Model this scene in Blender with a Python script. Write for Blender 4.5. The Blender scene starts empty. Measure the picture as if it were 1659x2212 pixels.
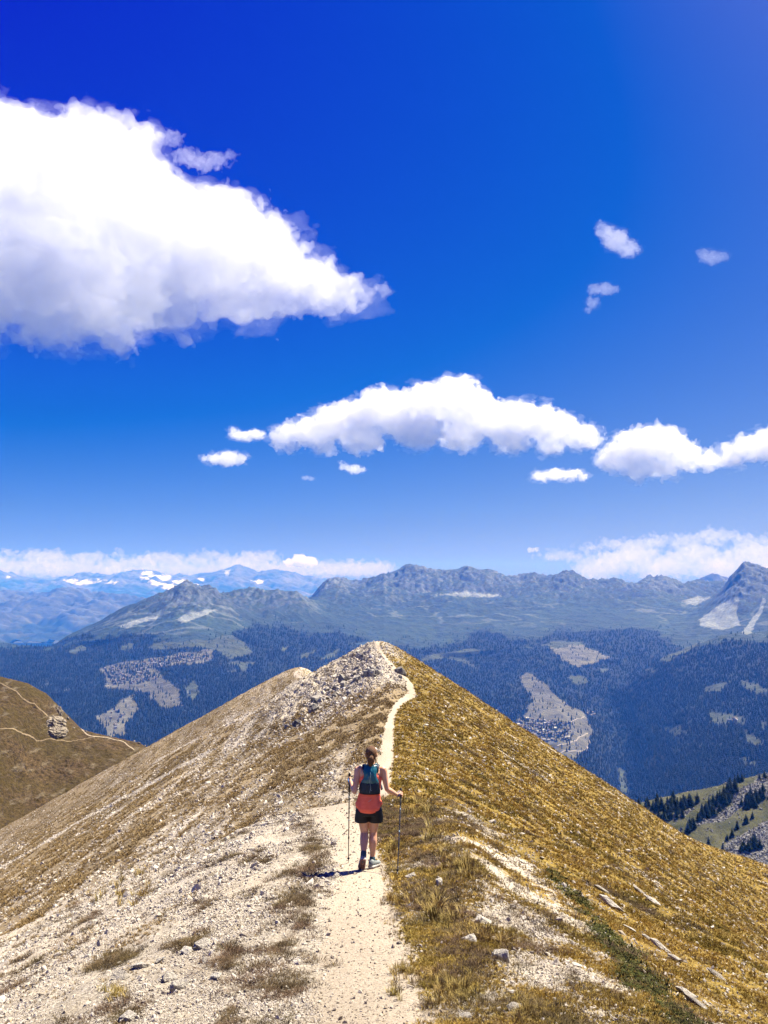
import bpy, bmesh, math, random
import numpy as np
from math import radians
from mathutils import Vector, Matrix, Euler

SC = bpy.context.scene
COL = SC.collection
rng = np.random.default_rng(7)
random.seed(7)

# ------------------------------------------------------------------ camera, sky, sun, exposure
PITCH = 5.3
F = 769.0
cd = bpy.data.cameras.new('camera')
cam = bpy.data.objects.new('camera', cd)
COL.objects.link(cam)
SC.camera = cam
cd.sensor_fit = 'VERTICAL'
cd.sensor_height = 24.0
cd.lens = 24.0 * F / 1024.0
cd.clip_start = 0.1
cd.clip_end = 250000.0
cam.location = (0, 0, 0)
cam.rotation_euler = (radians(90 + PITCH), 0, 0)

SUN_AZ, SUN_EL = 57.0, 56.0
world = bpy.data.worlds.new('World')
SC.world = world
world.use_nodes = True
wt = world.node_tree
bg = wt.nodes['Background']
sk = wt.nodes.new('ShaderNodeTexSky')
sk.sky_type = 'NISHITA'
sk.sun_disc = False
sk.sun_elevation = radians(SUN_EL)
sk.sun_rotation = radians(SUN_AZ)
sk.altitude = 2600
sk.air_density = 1.0
sk.dust_density = 6.0
sk.ozone_density = 6.0
# deep alpine blue of the processed photograph: one linear grade of the whole sky, per channel
sep = wt.nodes.new('ShaderNodeSeparateColor')
cmb = wt.nodes.new('ShaderNodeCombineColor')
wt.links.new(sk.outputs[0], sep.inputs[0])
for ch, (gain, off, top) in enumerate(((0.76, -1.16, 2.1), (0.545, -0.74, 2.85), (0.17, 2.86, 5.6))):      # gain, offset, soft ceiling
    m = wt.nodes.new('ShaderNodeMath'); m.operation = 'MULTIPLY_ADD'
    m.inputs[1].default_value = gain; m.inputs[2].default_value = off
    mx = wt.nodes.new('ShaderNodeMath'); mx.operation = 'MAXIMUM'; mx.inputs[1].default_value = 0.0
    wt.links.new(sep.outputs[ch], m.inputs[0]); wt.links.new(m.outputs[0], mx.inputs[0])
    sm = wt.nodes.new('ShaderNodeMath'); sm.operation = 'SMOOTH_MIN'; sm.inputs[1].default_value = top; sm.inputs[2].default_value = 0.9
    wt.links.new(mx.outputs[0], sm.inputs[0])
    wt.links.new(sm.outputs[0], cmb.inputs[ch])
wt.links.new(cmb.outputs[0], bg.inputs[0])
bg.inputs[1].default_value = 0.05

sd = bpy.data.lights.new('sun', 'SUN')
sun = bpy.data.objects.new('sun', sd)
COL.objects.link(sun)
sd.energy = 5.0
sd.angle = radians(0.53)
sd.color = (1.0, 0.93, 0.80)
sdir = Vector((math.sin(radians(SUN_AZ)) * math.cos(radians(SUN_EL)), math.cos(radians(SUN_AZ)) * math.cos(radians(SUN_EL)), math.sin(radians(SUN_EL))))
sun.rotation_euler = sdir.to_track_quat('Z', 'Y').to_euler()
sun.location = (30, -10, 60)

SC.view_settings.view_transform = 'Standard'
SC.view_settings.look = 'None'
SC.view_settings.exposure = 1.75
SC.view_settings.gamma = 1.0
SC.view_settings.use_curve_mapping = False
cy = SC.cycles
cy.use_denoising = True
cy.max_bounces = 36
cy.diffuse_bounces = 3
cy.glossy_bounces = 2
cy.transmission_bounces = 2
cy.transparent_max_bounces = 16
cy.volume_bounces = 32
cy.caustics_reflective = False
cy.caustics_refractive = False

# ------------------------------------------------------------------ helpers
S = 768.0 / 1659.0          # picture measurements below were read on a 1659 x 2212 print
CP, SP = math.cos(radians(PITCH)), math.sin(radians(PITCH))


def ray(u, v):
    """direction per metre of forward distance: x/y and z/y"""
    cx = (np.asarray(u, float) * S - 384.0) / F
    cz = (512.0 - np.asarray(v, float) * S) / F
    den = CP - SP * cz
    return cx / den, (SP + CP * cz) / den


def P(u, v, D):
    a, b = ray(u, v)
    return Vector((float(a) * D, D, float(b) * D))


def project(x, y, z):
    """inverse of ray(): print coordinates of a point"""
    depth = y * CP + z * SP
    up = z * CP - y * SP
    depth = np.maximum(depth, 1e-3)
    return (384.0 + F * x / depth) / S, (512.0 - F * up / depth) / S


def smooth(a, b, x):
    t = np.clip((x - a) / (b - a), 0, 1)
    return t * t * (3 - 2 * t)


def pchip(xk, yk, x):
    """monotone cubic interpolation; yk may be (n,) or (n, m)"""
    xk = np.asarray(xk, float); yk = np.asarray(yk, float)
    one = yk.ndim == 1
    if one:
        yk = yk[:, None]
    h = np.diff(xk)[:, None]
    d = np.diff(yk, axis=0) / h
    m = np.zeros_like(yk)
    m[0], m[-1] = d[0], d[-1]
    w1, w2 = 2 * h[1:] + h[:-1], h[1:] + 2 * h[:-1]
    ok = d[1:] * d[:-1] > 0
    with np.errstate(divide='ignore', invalid='ignore'):
        mm = (w1 + w2) / (w1 / d[:-1] + w2 / d[1:])
    m[1:-1] = np.where(ok, mm, 0)
    x = np.asarray(x, float)
    i = np.clip(np.searchsorted(xk, x) - 1, 0, len(xk) - 2)
    hh = (xk[i + 1] - xk[i])[:, None]
    t = np.clip((x - xk[i])[:, None] / hh, -0.5, 1.5)
    r = (yk[i] * (1 + 2 * t) * (1 - t) ** 2 + hh * m[i] * t * (1 - t) ** 2 + yk[i + 1] * t * t * (3 - 2 * t) + hh * m[i + 1] * t * t * (t - 1))
    return r[:, 0] if one else r


PERM = np.random.default_rng(11).permutation(512)
GRAD = np.random.default_rng(12).uniform(0, 2 * np.pi, 512)
GX, GY = np.cos(GRAD), np.sin(GRAD)


def perlin(x, y, seed=0):
    x = np.asarray(x, float); y = np.asarray(y, float)
    xi = np.floor(x).astype(np.int64); yi = np.floor(y).astype(np.int64)
    fx, fy = x - xi, y - yi

    def g(ix, iy, dx, dy):
        h = PERM[(PERM[(ix + seed * 37) & 511] + iy) & 511]
        return GX[h] * dx + GY[h] * dy
    u = fx * fx * fx * (fx * (fx * 6 - 15) + 10)
    v = fy * fy * fy * (fy * (fy * 6 - 15) + 10)
    a = g(xi, yi, fx, fy); b = g(xi + 1, yi, fx - 1, fy)
    c = g(xi, yi + 1, fx, fy - 1); d = g(xi + 1, yi + 1, fx - 1, fy - 1)
    return 1.5 * ((a * (1 - u) + b * u) * (1 - v) + (c * (1 - u) + d * u) * v)


def fbm(x, y, octs=5, seed=0, gain=0.5, ridge=False):
    r = np.zeros(np.broadcast(x, y).shape); a = 1.0; tot = 0.0; f = 1.0
    for k in range(octs):
        n = perlin(x * f, y * f, seed + k)
        r += a * ((1 - 2 * np.abs(n)) if ridge else n)
        tot += a
        a *= gain; f *= 2.03
    return r / tot


def in_poly(pu, pv, poly):
    n = len(poly)
    c = np.zeros(pu.shape, bool)
    for i in range(n):
        x1, y1 = poly[i]; x2, y2 = poly[i - 1]
        if y1 == y2:
            continue
        c ^= ((y1 > pv) != (y2 > pv)) & (pu < (x2 - x1) * (pv - y1) / (y2 - y1) + x1)
    return c


def seg_dist(x, y, pts):
    """distance from points to a polyline in plan"""
    best = np.full(x.shape, 1e9)
    for (x1, y1), (x2, y2) in zip(pts[:-1], pts[1:]):
        dx, dy = x2 - x1, y2 - y1
        t = np.clip(((x - x1) * dx + (y - y1) * dy) / (dx * dx + dy * dy + 1e-9), 0, 1)
        best = np.minimum(best, np.hypot(x - x1 - t * dx, y - y1 - t * dy))
    return best


def tag(o, label=None, cat=None, group=None, kind=None):
    if label: o['label'] = label
    if cat: o['category'] = cat
    if group: o['group'] = group
    if kind: o['kind'] = kind
    return o


def link(name, me, parent=None):
    o = bpy.data.objects.new(name, me)
    COL.objects.link(o)
    if parent:
        o.parent = parent
    return o


def empty(name, loc, rotz=0.0):
    o = bpy.data.objects.new(name, None)
    COL.objects.link(o)
    o.location = loc
    o.rotation_euler = (0, 0, rotz)
    o.empty_display_size = 0.2
    return o


def mesh_np(name, verts, faces, mat=None, shade=True, attrs=None):
    """verts (n,3), faces (m,k) arrays -> mesh"""
    verts = np.ascontiguousarray(verts, np.float32); faces = np.ascontiguousarray(faces, np.int32)
    me = bpy.data.meshes.new(name)
    me.vertices.add(len(verts)); me.vertices.foreach_set('co', verts.ravel())
    k = faces.shape[1]
    me.loops.add(faces.size); me.loops.foreach_set('vertex_index', faces.ravel())
    me.polygons.add(len(faces))
    me.polygons.foreach_set('loop_start', np.arange(0, faces.size, k, dtype=np.int32))
    me.update(calc_edges=True)
    if shade:
        me.polygons.foreach_set('use_smooth', np.ones(len(faces), bool))
    for an, (typ, data) in (attrs or {}).items():
        at = me.attributes.new(an, typ, 'POINT')
        key = {'FLOAT': 'value', 'FLOAT_COLOR': 'color', 'FLOAT_VECTOR': 'vector', 'INT': 'value'}[typ]
        at.data.foreach_set(key, np.ascontiguousarray(data).ravel())
    if mat: me.materials.append(mat)
    me.validate()
    return me


def grid_faces(nr, nc):
    i = np.arange(nr * nc).reshape(nr, nc)
    return np.stack([i[:-1, :-1], i[:-1, 1:], i[1:, 1:], i[1:, :-1]], -1).reshape(-1, 4)


ALB = 0.72      # one common scale of all base colours, kept with the exposure above


# ---- node helper
class NT:
    def __init__(self, name):
        self.mat = bpy.data.materials.new(name)
        self.mat.use_nodes = True
        self.t = self.mat.node_tree
        self.b = self.t.nodes['Principled BSDF']
        self.out = self.t.nodes['Material Output']
        self.b.inputs['Roughness'].default_value = 0.9
        self.b.inputs['Specular IOR Level'].default_value = 0.15

    def node(self, typ, **kw):
        n = self.t.nodes.new(typ)
        for k, v in kw.items():
            setattr(n, k, v)
        return n

    def link(self, a, b):
        self.t.links.new(a, b)

    def coord(self, scale=(1, 1, 1)):
        c = self.node('ShaderNodeTexCoord')
        m = self.node('ShaderNodeMapping')
        m.inputs['Scale'].default_value = scale
        self.link(c.outputs['Object'], m.inputs['Vector'])
        return m.outputs[0]

    def noise(self, vec, scale, detail=5, rough=0.55, dist=0.0):
        n = self.node('ShaderNodeTexNoise')
        n.inputs['Scale'].default_value = scale
        n.inputs['Detail'].default_value = detail
        n.inputs['Roughness'].default_value = rough
        n.inputs['Distortion'].default_value = dist
        if vec is not None: self.link(vec, n.inputs['Vector'])
        return n.outputs['Fac']

    def ramp(self, fac, stops):
        r = self.node('ShaderNodeValToRGB')
        el = r.color_ramp.elements
        while len(el) < len(stops): el.new(0.5)
        for e, (p, c) in zip(el, stops):
            e.position = p
            e.color = (c[0] * ALB, c[1] * ALB, c[2] * ALB, 1) if not isinstance(c, (int, float)) else (c, c, c, 1)
        self.link(fac, r.inputs[0])
        return r.outputs[0]

    def mix(self, fac, a, b):
        m = self.node('ShaderNodeMix', data_type='RGBA')
        for s, x in ((m.inputs[0], fac), (m.inputs[6], a), (m.inputs[7], b)):
            if isinstance(x, (int, float)): s.default_value = x
            elif isinstance(x, tuple): s.default_value = (*(ALB * q for q in x), 1)
            else: self.link(x, s)
        return m.outputs[2]

    def math(self, op, a, b=None, c=None, clamp=False):
        m = self.node('ShaderNodeMath', operation=op, use_clamp=clamp)
        for s, x in zip(m.inputs, (a, b, c)):
            if x is None: continue
            if isinstance(x, (int, float)): s.default_value = x
            else: self.link(x, s)
        return m.outputs[0]

    def attr(self, name):
        a = self.node('ShaderNodeAttribute')
        a.attribute_name = name
        return a

    def bump(self, h, strength=0.4, dist=0.05):
        b = self.node('ShaderNodeBump')
        b.inputs['Strength'].default_value = strength
        b.inputs['Distance'].default_value = dist
        self.link(h, b.inputs['Height'])
        self.link(b.outputs[0], self.b.inputs['Normal'])

    def rand(self):
        return self.node('ShaderNodeObjectInfo').outputs['Random']

    def base(self, c):
        if isinstance(c, tuple): self.b.inputs['Base Color'].default_value = (*c, 1)
        else: self.link(c, self.b.inputs['Base Color'])
        return self.mat


def plain(name, col, rough=0.7, var=0.25, scale=30, spec=0.2, bump=0.0):
    n = NT(name)
    f = n.noise(n.coord(), scale, 4)
    lo = tuple(c * (1 - var) for c in col); hi = tuple(min(1, c * (1 + var)) for c in col)
    n.base(n.ramp(f, [(0.3, lo), (0.7, hi)]))
    n.b.inputs['Roughness'].default_value = rough
    n.b.inputs['Specular IOR Level'].default_value = spec
    if bump: n.bump(f, bump, 0.01)
    return n.mat


def scatter(name, pts, rot, scl, idx, protos, label, cat):
    """one stuff object: geometry-node instances of a few hand-built meshes on points"""
    n = len(pts)
    me = bpy.data.meshes.new(name)
    me.vertices.add(n)
    me.vertices.foreach_set('co', np.ascontiguousarray(pts, np.float32).ravel())
    for an, typ, key, data in (('rot', 'FLOAT_VECTOR', 'vector', rot), ('scl', 'FLOAT_VECTOR', 'vector', scl), ('idx', 'INT', 'value', idx)):
        me.attributes.new(an, typ, 'POINT').data.foreach_set(key, np.ascontiguousarray(data, np.int32 if typ == 'INT' else np.float32).ravel())
    o = link(name, me)
    pc = bpy.data.collections.new(name + '_variants')
    for k, pm in enumerate(protos):
        pc.objects.link(bpy.data.objects.new('%s_variant_%s' % (name, 'abcdefgh'[k]), pm))
    g = bpy.data.node_groups.new(name + '_scatter', 'GeometryNodeTree')
    g.interface.new_socket('Geometry', in_out='INPUT', socket_type='NodeSocketGeometry')
    g.interface.new_socket('Geometry', in_out='OUTPUT', socket_type='NodeSocketGeometry')
    gi = g.nodes.new('NodeGroupInput'); go = g.nodes.new('NodeGroupOutput')
    ip = g.nodes.new('GeometryNodeInstanceOnPoints')
    ci = g.nodes.new('GeometryNodeCollectionInfo')
    ci.inputs['Collection'].default_value = pc
    ci.inputs['Separate Children'].default_value = True
    ci.inputs['Reset Children'].default_value = True
    ip.inputs['Pick Instance'].default_value = True

    def named(an, typ):
        a = g.nodes.new('GeometryNodeInputNamedAttribute')
        a.data_type = typ
        a.inputs['Name'].default_value = an
        return [s for s in a.outputs if s.enabled and s.name == 'Attribute'][0]
    e2r = g.nodes.new('FunctionNodeEulerToRotation')
    g.links.new(named('rot', 'FLOAT_VECTOR'), e2r.inputs[0])
    g.links.new(gi.outputs[0], ip.inputs['Points'])
    g.links.new(ci.outputs[0], ip.inputs['Instance'])
    g.links.new(named('idx', 'INT'), ip.inputs['Instance Index'])
    g.links.new(e2r.outputs[0], ip.inputs['Rotation'])
    g.links.new(named('scl', 'FLOAT_VECTOR'), ip.inputs['Scale'])
    g.links.new(ip.outputs[0], go.inputs[0])
    md = o.modifiers.new('scatter', 'NODES')
    md.node_group = g
    return tag(o, label, cat, kind='stuff')


# ------------------------------------------------------------------ main ridge
ZK = [(-40, 6.5), (-20, 2.4), (0, -1.6), (5, -2.64), (11, -3.95), (16, -4.75), (20, -5.42), (24, -6.6), (30, -8.3), (40, -9.0), (55, -9.75), (66, -10.05), (76, -10.1), (86, -9.75), (98, -8.75), (107, -8.15), (112, -8.25),
      (118, -9.6), (128, -13.5), (142, -18.2), (158, -19.0), (170, -18.6), (180, -19.3), (195, -24), (225, -38), (300, -75)]
XK = [(-40, 0), (0, 0), (60, 0.2), (80, 0.6), (95, 0), (110, -0.6), (125, -3), (140, -9), (155, -14.5), (170, -17.2), (190, -22), (230, -32), (300, -45)]
PK = [(-40, 0.3), (0, 0), (5, -0.06), (7.5, -0.21), (10.5, -0.28), (13.5, -0.5), (17, -0.95), (20, -1.2), (25, -0.7), (32, -0.28), (40, 0.06), (55, 0.42), (62, 0.75), (70, 1.8), (76, 2.7), (82, 2.7), (90, 1.2), (98, -0.4), (107, -1.0), (112, -1.2),
      (125, -4), (140, -10), (155, -14.5), (163, -18), (168, -19.0), (172, -17.8), (180, -18), (300, -45)]


def ridge_z(x, y, rough=True):
    sh = np.broadcast(x, y).shape
    x = np.broadcast_to(x, sh).ravel(); y = np.broadcast_to(y, sh).ravel()
    yk = np.clip(y, -40, 300)
    zc = pchip(*zip(*ZK), yk); xc = pchip(*zip(*XK), yk); px = pchip(*zip(*PK), yk)
    d = x - xc
    wl = np.interp(y, [0, 30, 90, 112, 150], [3.0, 3.0, 1.6, 1.2, 2.5])
    wr = np.interp(y, [0, 30, 90, 112, 150], [4.5, 4.5, 2.0, 1.6, 1.0])
    sl = np.interp(y, [0, 60, 100, 115, 140, 250], [0.47, 0.47, 0.54, 0.57, 0.55, 0.57])
    L = sl * (np.sqrt(d * d + wl * wl) - wl)
    sr = 0.655
    dr = np.maximum(d, 0)
    dr2 = np.where(dr > 38, 38 + (1 - np.exp(-(dr - 38) / 14.0)) * 14.0, dr)      # the bench low on the grass slope
    R = sr * (np.sqrt(dr2 * dr2 + wr * wr) - wr) + np.maximum(dr - 38, 0) * 0.06
    R = np.where(y > 120, R * 1.25, R)
    z = zc - np.where(d < 0, L, R)
    off = np.abs(x - px)
    pm = 1 - smooth(0.25, 0.95, off)                                             # the trodden path is flat across
    # broad undulation, then lumps
    left = smooth(0.5, -1.5, d)
    amp = smooth(0.4, 6, np.abs(d))
    z += amp * 0.35 * fbm(x * 0.11, y * 0.045, 3, 3) * np.where(y > 100, 0.6, 1)
    z += amp * left * 0.22 * fbm(x * 0.5, y * 0.12, 4, 5)
    z += amp * (1 - left) * (0.16 * fbm(x * 0.25 + y * 0.05, y * 0.7, 4, 8) + 0.26 * fbm(x * 0.13, y * 0.22, 4, 9, 0.6) * smooth(3, 12, d) + 0.10 * smooth(4, 10, d) * fbm(x * 0.9, y * 0.5, 3, 12, 0.6, ridge=True))
    if rough:
        near = np.clip(40 / np.maximum(y, 6), 0.6, 2.2)
        rk = smooth(70, 82, y) * smooth(114, 106, y) * smooth(0.5, -2.0, d) * smooth(-19, -10, d)
        z += (1 - pm) * (0.06 * fbm(x * 1.7, y * 1.7, 4, 20, 0.6) + 0.03 * left * fbm(x * 5, y * 5, 3, 25, 0.6))
        z += rk * (0.75 * np.maximum(fbm(x * 0.45, y * 0.3, 4, 31, 0.62, ridge=True), -0.1))
        z += pm * (-0.05 + 0.012 * fbm(x * 3, y * 2, 3, 41))
        # little bank on the right of the path beside and beyond the walker
        z += 0.22 * np.exp(-((x - 1.25 - 0.05 * (y - 12)) / 0.55) ** 2) * smooth(8, 11, y) * smooth(24, 18, y)
    return z.reshape(sh)


def path_x(y):
    return pchip(*zip(*PK), np.clip(np.asarray(y, float).ravel(), -40, 300)).reshape(np.shape(y))


a0 = 5.0
tneg = np.arcsinh(150 / a0); tpos = np.arcsinh(95 / a0)
gx = a0 * np.sinh(np.linspace(-tneg, tpos, 800))
gy = np.concatenate([np.linspace(-36, 3.6, 34), 3.9 * np.exp(np.linspace(0, math.log(290 / 3.9), 640))])
GXm, GYm = np.meshgrid(gx, gy)
RZ = ridge_z(GXm, GYm)


def ground(x, y):
    """height of the built ridge sheet (bilinear on its own grid)"""
    x = np.asarray(x, float); y = np.asarray(y, float)
    i = np.clip(np.searchsorted(gx, x) - 1, 0, len(gx) - 2); j = np.clip(np.searchsorted(gy, y) - 1, 0, len(gy) - 2)
    tx = np.clip((x - gx[i]) / (gx[i + 1] - gx[i]), 0, 1); ty = np.clip((y - gy[j]) / (gy[j + 1] - gy[j]), 0, 1)
    return (RZ[j, i] * (1 - tx) + RZ[j, i + 1] * tx) * (1 - ty) + (RZ[j + 1, i] * (1 - tx) + RZ[j + 1, i + 1] * tx) * ty


def hit(u, v, zf=ground, y0=3.0, y1=280.0):
    a, b = ray(u, v)
    ys = np.exp(np.linspace(math.log(y0), math.log(y1), 4000))
    below = float(b) * ys < zf(float(a) * ys, ys)
    k = int(np.argmax(below)) if below.any() else len(ys) - 1
    y = ys[k]
    return Vector((float(a) * y, y, float(zf(np.array([a * y]), np.array([y]))[0])))


# ground cover of the ridge: bare gravel / dry grass / heather / green mat / path
def cover(x, y):
    sh = x.shape
    xc = pchip(*zip(*XK), np.clip(y.ravel(), -40, 300)).reshape(sh)
    px = path_x(y)
    d = x - xc
    off = np.abs(x - px)
    hw = np.interp(y, [0, 6, 14, 20, 60, 78, 90, 112, 170], [0.40, 0.36, 0.34, 0.5, 0.27, 0.42, 0.28, 0.26, 0.45])
    en = 0.10 * fbm(x * 2.3, y * 1.2, 3, 50) + 0.05 * fbm(x * 9, y * 9, 2, 55)
    path = 1 - smooth(-0.10, 0.14, off - hw + en * np.interp(y, [0, 20, 60], [1.6, 1, .8]))
    # left scree: streaks of dry grass that follow the contours, more of them far down the slope
    st = fbm(d * 0.22, y * 0.018, 4, 60, 0.6)
    st2 = fbm(d * 0.8, y * 0.07, 4, 64, 0.6)
    gl = 0.40 + 0.75 * st + 0.50 * st2 + 0.26 * smooth(22, 60, y) + 0.22 * smooth(-8, -25, d) * smooth(30, 60, y)
    gl += 0.75 * np.exp(-((y - 58) / 14) ** 2) * smooth(-12, -3, d) - 0.6 * smooth(76, 84, y) * smooth(114, 104, y) * smooth(-24, -4, d)
    gl -= 0.36 * smooth(26, 14, y)
    # right slope: grass nearly everywhere, stony beside the path
    rs = fbm(x * 0.5, y * 1.3, 4, 70, 0.6)
    gr = 0.92 + 0.35 * rs - 0.85 * np.exp(-((d - 1.7) / 1.35) ** 2) * (0.50 + 1.9 * fbm(x * 1.1, y * 0.8, 3, 74)) * smooth(26, 14, y)
    side = smooth(-0.4, 0.5, x - px)
    g = np.clip(gl * (1 - side) + gr * side, 0, 1)
    # the thin stony lines on the grass slope, and those of the knoll top
    g -= 0.8 * smooth(0.38, 0.52, fbm(x * 0.16 - 0.02 * y, y * 0.55, 3, 80)) * side * smooth(3, 7, d)
    g -= 0.5 * smooth(88, 100, y) * smooth(5.0, 1.0, d) * side
    g = np.clip(g, 0, 1)
    # heather and dark sparse herbs on both margins of the path
    hn = fbm(x * 1.3, y * 0.9, 4, 90, 0.6)
    e = x - px
    dark = np.exp(-((e + 0.72) / 0.26) ** 2) * (0.32 + 1.5 * hn) + np.exp(-((e - 0.95) / 0.50) ** 2) * (0.45 + 1.2 * hn)
    dark += 0.55 * np.exp(-((e - 2.0) / 0.9) ** 2) * (0.2 + 1.5 * fbm(x * 2.1, y * 1.7, 4, 92, 0.6))
    dark *= smooth(26, 15, y)
    dark += 0.6 * smooth(0.25, 0.5, fbm(x * 0.35, y * 0.9, 3, 95)) * side * smooth(2.0, 4.0, d)
    return path, g, np.clip(dark, 0, 1), side


JUN = [(1195, 1890), (1245, 1940), (1300, 2000), (1345, 2060), (1400, 2130), (1465, 2205), (1530, 2290)]
jpts = [hit(u, v) for u, v in JUN]
jxy = [(p.x, p.y) for p in jpts]
cpath, cgrass, cdark, cside = cover(GXm, GYm)
for rib, w_ in (([(-40, 1895), (60, 1842), (160, 1782), (270, 1722), (350, 1680), (432, 1636)], 0.9), ([(330, 1650), (420, 1600), (500, 1562), (560, 1532)], 0.7), ([(180, 1800), (260, 1748), (330, 1705)], 0.5)):
    rp = [hit(u, v) for u, v in rib]
    cgrass *= smooth(w_ * 0.4, w_ * 1.8, seg_dist(GXm, GYm, [(p.x, p.y) for p in rp]) + 0.9 * fbm(GXm * 0.5, GYm * 0.25, 3, 97))
jd = seg_dist(GXm, GYm, jxy)
cgreen = 0.85 * (1 - smooth(0.03, 0.24, jd + 0.55 * np.maximum(fbm(GXm * 1.1, GYm * 1.1, 4, 99, 0.6), -0.15))) * (GYm > 2)
tone = np.clip(0.5 + 0.8 * fbm(GXm * 0.12, GYm * 0.05, 5, 110, 0.6), 0, 1)

n = NT('ridge_ground')
cv = n.attr('cover'); sepc = n.node('ShaderNodeSeparateColor'); n.link(cv.outputs['Color'], sepc.inputs[0])
tn = n.attr('tone').outputs['Fac']
co = n.coord()
nf = n.noise(co, 38, 6, 0.65)
nm = n.noise(co, 6.5, 6, 0.62)
nl = n.noise(co, 1.1, 7, 0.6)
gravel = n.ramp(nf, [(0.35, (.09, .075, .055)), (0.47, (.38, .33, .255)), (0.62, (.60, .535, .435)), (0.74, (.74, .675, .565))])
gravel = n.mix(n.math('MULTIPLY', n.ramp(nl, [(0.42, 0.0), (0.64, 1.0)]), 0.45), gravel, n.ramp(nm, [(0.3, (.18, .145, .10)), (0.7, (.38, .31, .22))]))
grass = n.ramp(nm, [(0.28, (.07, .042, .008)), (0.45, (.20, .125, .020)), (0.60, (.32, .21, .036)), (0.78, (.44, .32, .08))])
grass = n.mix(n.math('MULTIPLY', n.ramp(nf, [(0.40, 1.0), (0.58, 0.0)]), 0.85), grass, n.ramp(nl, [(0.4, (.045, .03, .010)), (0.6, (.10, .085, .022))]))
sidef = n.attr('side').outputs['Fac']
grass = n.mix(sidef, n.ramp(nm, [(0.28, (.08, .055, .025)), (0.45, (.20, .145, .075)), (0.60, (.30, .235, .14)), (0.78, (.40, .33, .22))]), grass)
gf = n.math('ADD', sepc.outputs[1], n.math('MULTIPLY', n.math('SUBTRACT', nm, 0.5), 1.5))
gf = n.ramp(gf, [(0.36, 0.0), (0.62, 1.0)])
col = n.mix(gf, gravel, grass)
df = n.math('ADD', sepc.outputs[2], n.math('MULTIPLY', n.math('SUBTRACT', nf, 0.5), 1.6))
col = n.mix(n.ramp(df, [(0.45, 0.0), (0.75, 0.85)]), col, n.ramp(nf, [(0.35, (.035, .024, .016)), (0.7, (.13, .085, .055))]))
col = n.mix(n.math('MULTIPLY', cv.outputs['Alpha'], n.ramp(nf, [(0.35, 1.0), (0.65, 0.6)])), col, n.ramp(nf, [(0.3, (.018, .026, .006)), (0.7, (.07, .08, .018))]))
pathc = n.ramp(nf, [(0.32, (.20, .155, .105)), (0.44, (.38, .315, .235)), (0.68, (.48, .415, .325))])
pf = n.math('ADD', sepc.outputs[0], n.math('MULTIPLY', n.math('SUBTRACT', nm, 0.5), 0.7))
col = n.mix(n.ramp(pf, [(0.35, 0.0), (0.6, 1.0)]), col, pathc)
col = n.mix(0.35, col, n.mix(1.0, col, col))
hsv = n.node('ShaderNodeHueSaturation'); n.link(col, hsv.inputs['Color'])
n.link(n.math('MULTIPLY_ADD', tn, 0.9, 0.6), hsv.inputs['Value'])
n.base(hsv.outputs[0])
n.bump(n.math('ADD', nf, n.math('MULTIPLY', nm, 1.2)), 0.6, 0.04)
M_ridge = n.mat

rv = np.stack([GXm, GYm, RZ], -1).reshape(-1, 3)
ridge = link('ridge_ground', mesh_np('ridge_ground', rv, grid_faces(*GXm.shape), M_ridge, True, {
    'cover': ('FLOAT_COLOR', np.stack([cpath, cgrass, cdark, cgreen], -1).reshape(-1, 4).astype(np.float32)),
    'side': ('FLOAT', cside.ravel().astype(np.float32)), 'tone': ('FLOAT', tone.ravel().astype(np.float32))}))
tag(ridge, 'stony ridge with a pale footpath between scree and dry grass', 'ridge', kind='structure')

# ------------------------------------------------------------------ the hill on the left, beyond the gully
HU = [-300, -150, 0, 60, 100, 114, 128, 180, 240, 300, 345, 450]
HV = [1400, 1428, 1461, 1475, 1498, 1520, 1545, 1577, 1590, 1604, 1628, 1690]
YC = 330.0
_a, _b = ray(HU, HV)
HXk, HZk = _a * YC, _b * YC


def hill_z(x, y, rough=True):
    zc = np.interp(x, HXk, HZk)
    d = YC - y
    front = np.sqrt(np.maximum(d, 0) ** 2 + 36) - 6
    z = zc - np.where(d > 0, 0.40 * front, 0.55 * np.maximum(-d, 0))
    amp = smooth(0, 12, d)
    z += amp * 4.2 * fbm(x * 0.018 + y * 0.022, y * 0.006, 3, 200)
    if rough:
        z += (0.9 * fbm(x * 0.09 + y * 0.11, y * 0.05, 4, 210) + 0.5 * fbm(x * 0.05 - y * 0.02, y * 0.35, 4, 212, 0.6)) * (0.3 + 0.7 * amp) + 0.22 * fbm(x * 0.5, y * 0.5, 4, 215, 0.6)
    return z


hx = np.linspace(-290, -60, 520); hy = np.concatenate([np.linspace(150, 345, 380), np.linspace(347, 420, 20)])
HX, HY = np.meshgrid(hx, hy)
HZ = hill_z(HX, HY)


def hill_hit(u, v):
    return hit(u, v, lambda x, y: hill_z(np.asarray(x, float), np.asarray(y, float)), 150, 345)


n = NT('hill_grass')
co = n.coord()
nl = n.noise(n.coord((.05, .05, .05)), 1.0, 8, 0.6)
nd = n.noise(n.coord((.10, .035, .2)), 2.0, 8, 0.65)
nf = n.noise(co, 0.9, 8, 0.7)
c1 = n.ramp(nf, [(0.36, (.018, .012, .005)), (0.5, (.070, .044, .018)), (0.66, (.135, .088, .040))])
c2 = n.ramp(nf, [(0.3, (.028, .019, .006)), (0.7, (.095, .066, .020))])
col = n.mix(n.ramp(nl, [(0.4, 0.0), (0.6, 1.0)]), c1, c2)
col = n.mix(n.ramp(nd, [(0.56, 0.0), (0.76, 0.75)]), col, (.27, .23, .17))
n.base(col)
n.bump(n.math('ADD', nf, nd), 0.9, 0.9)
M_hill = n.mat
hill = link('hill', mesh_np('hill', np.stack([HX, HY, HZ], -1).reshape(-1, 3), grid_faces(*HX.shape), M_hill))
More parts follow.
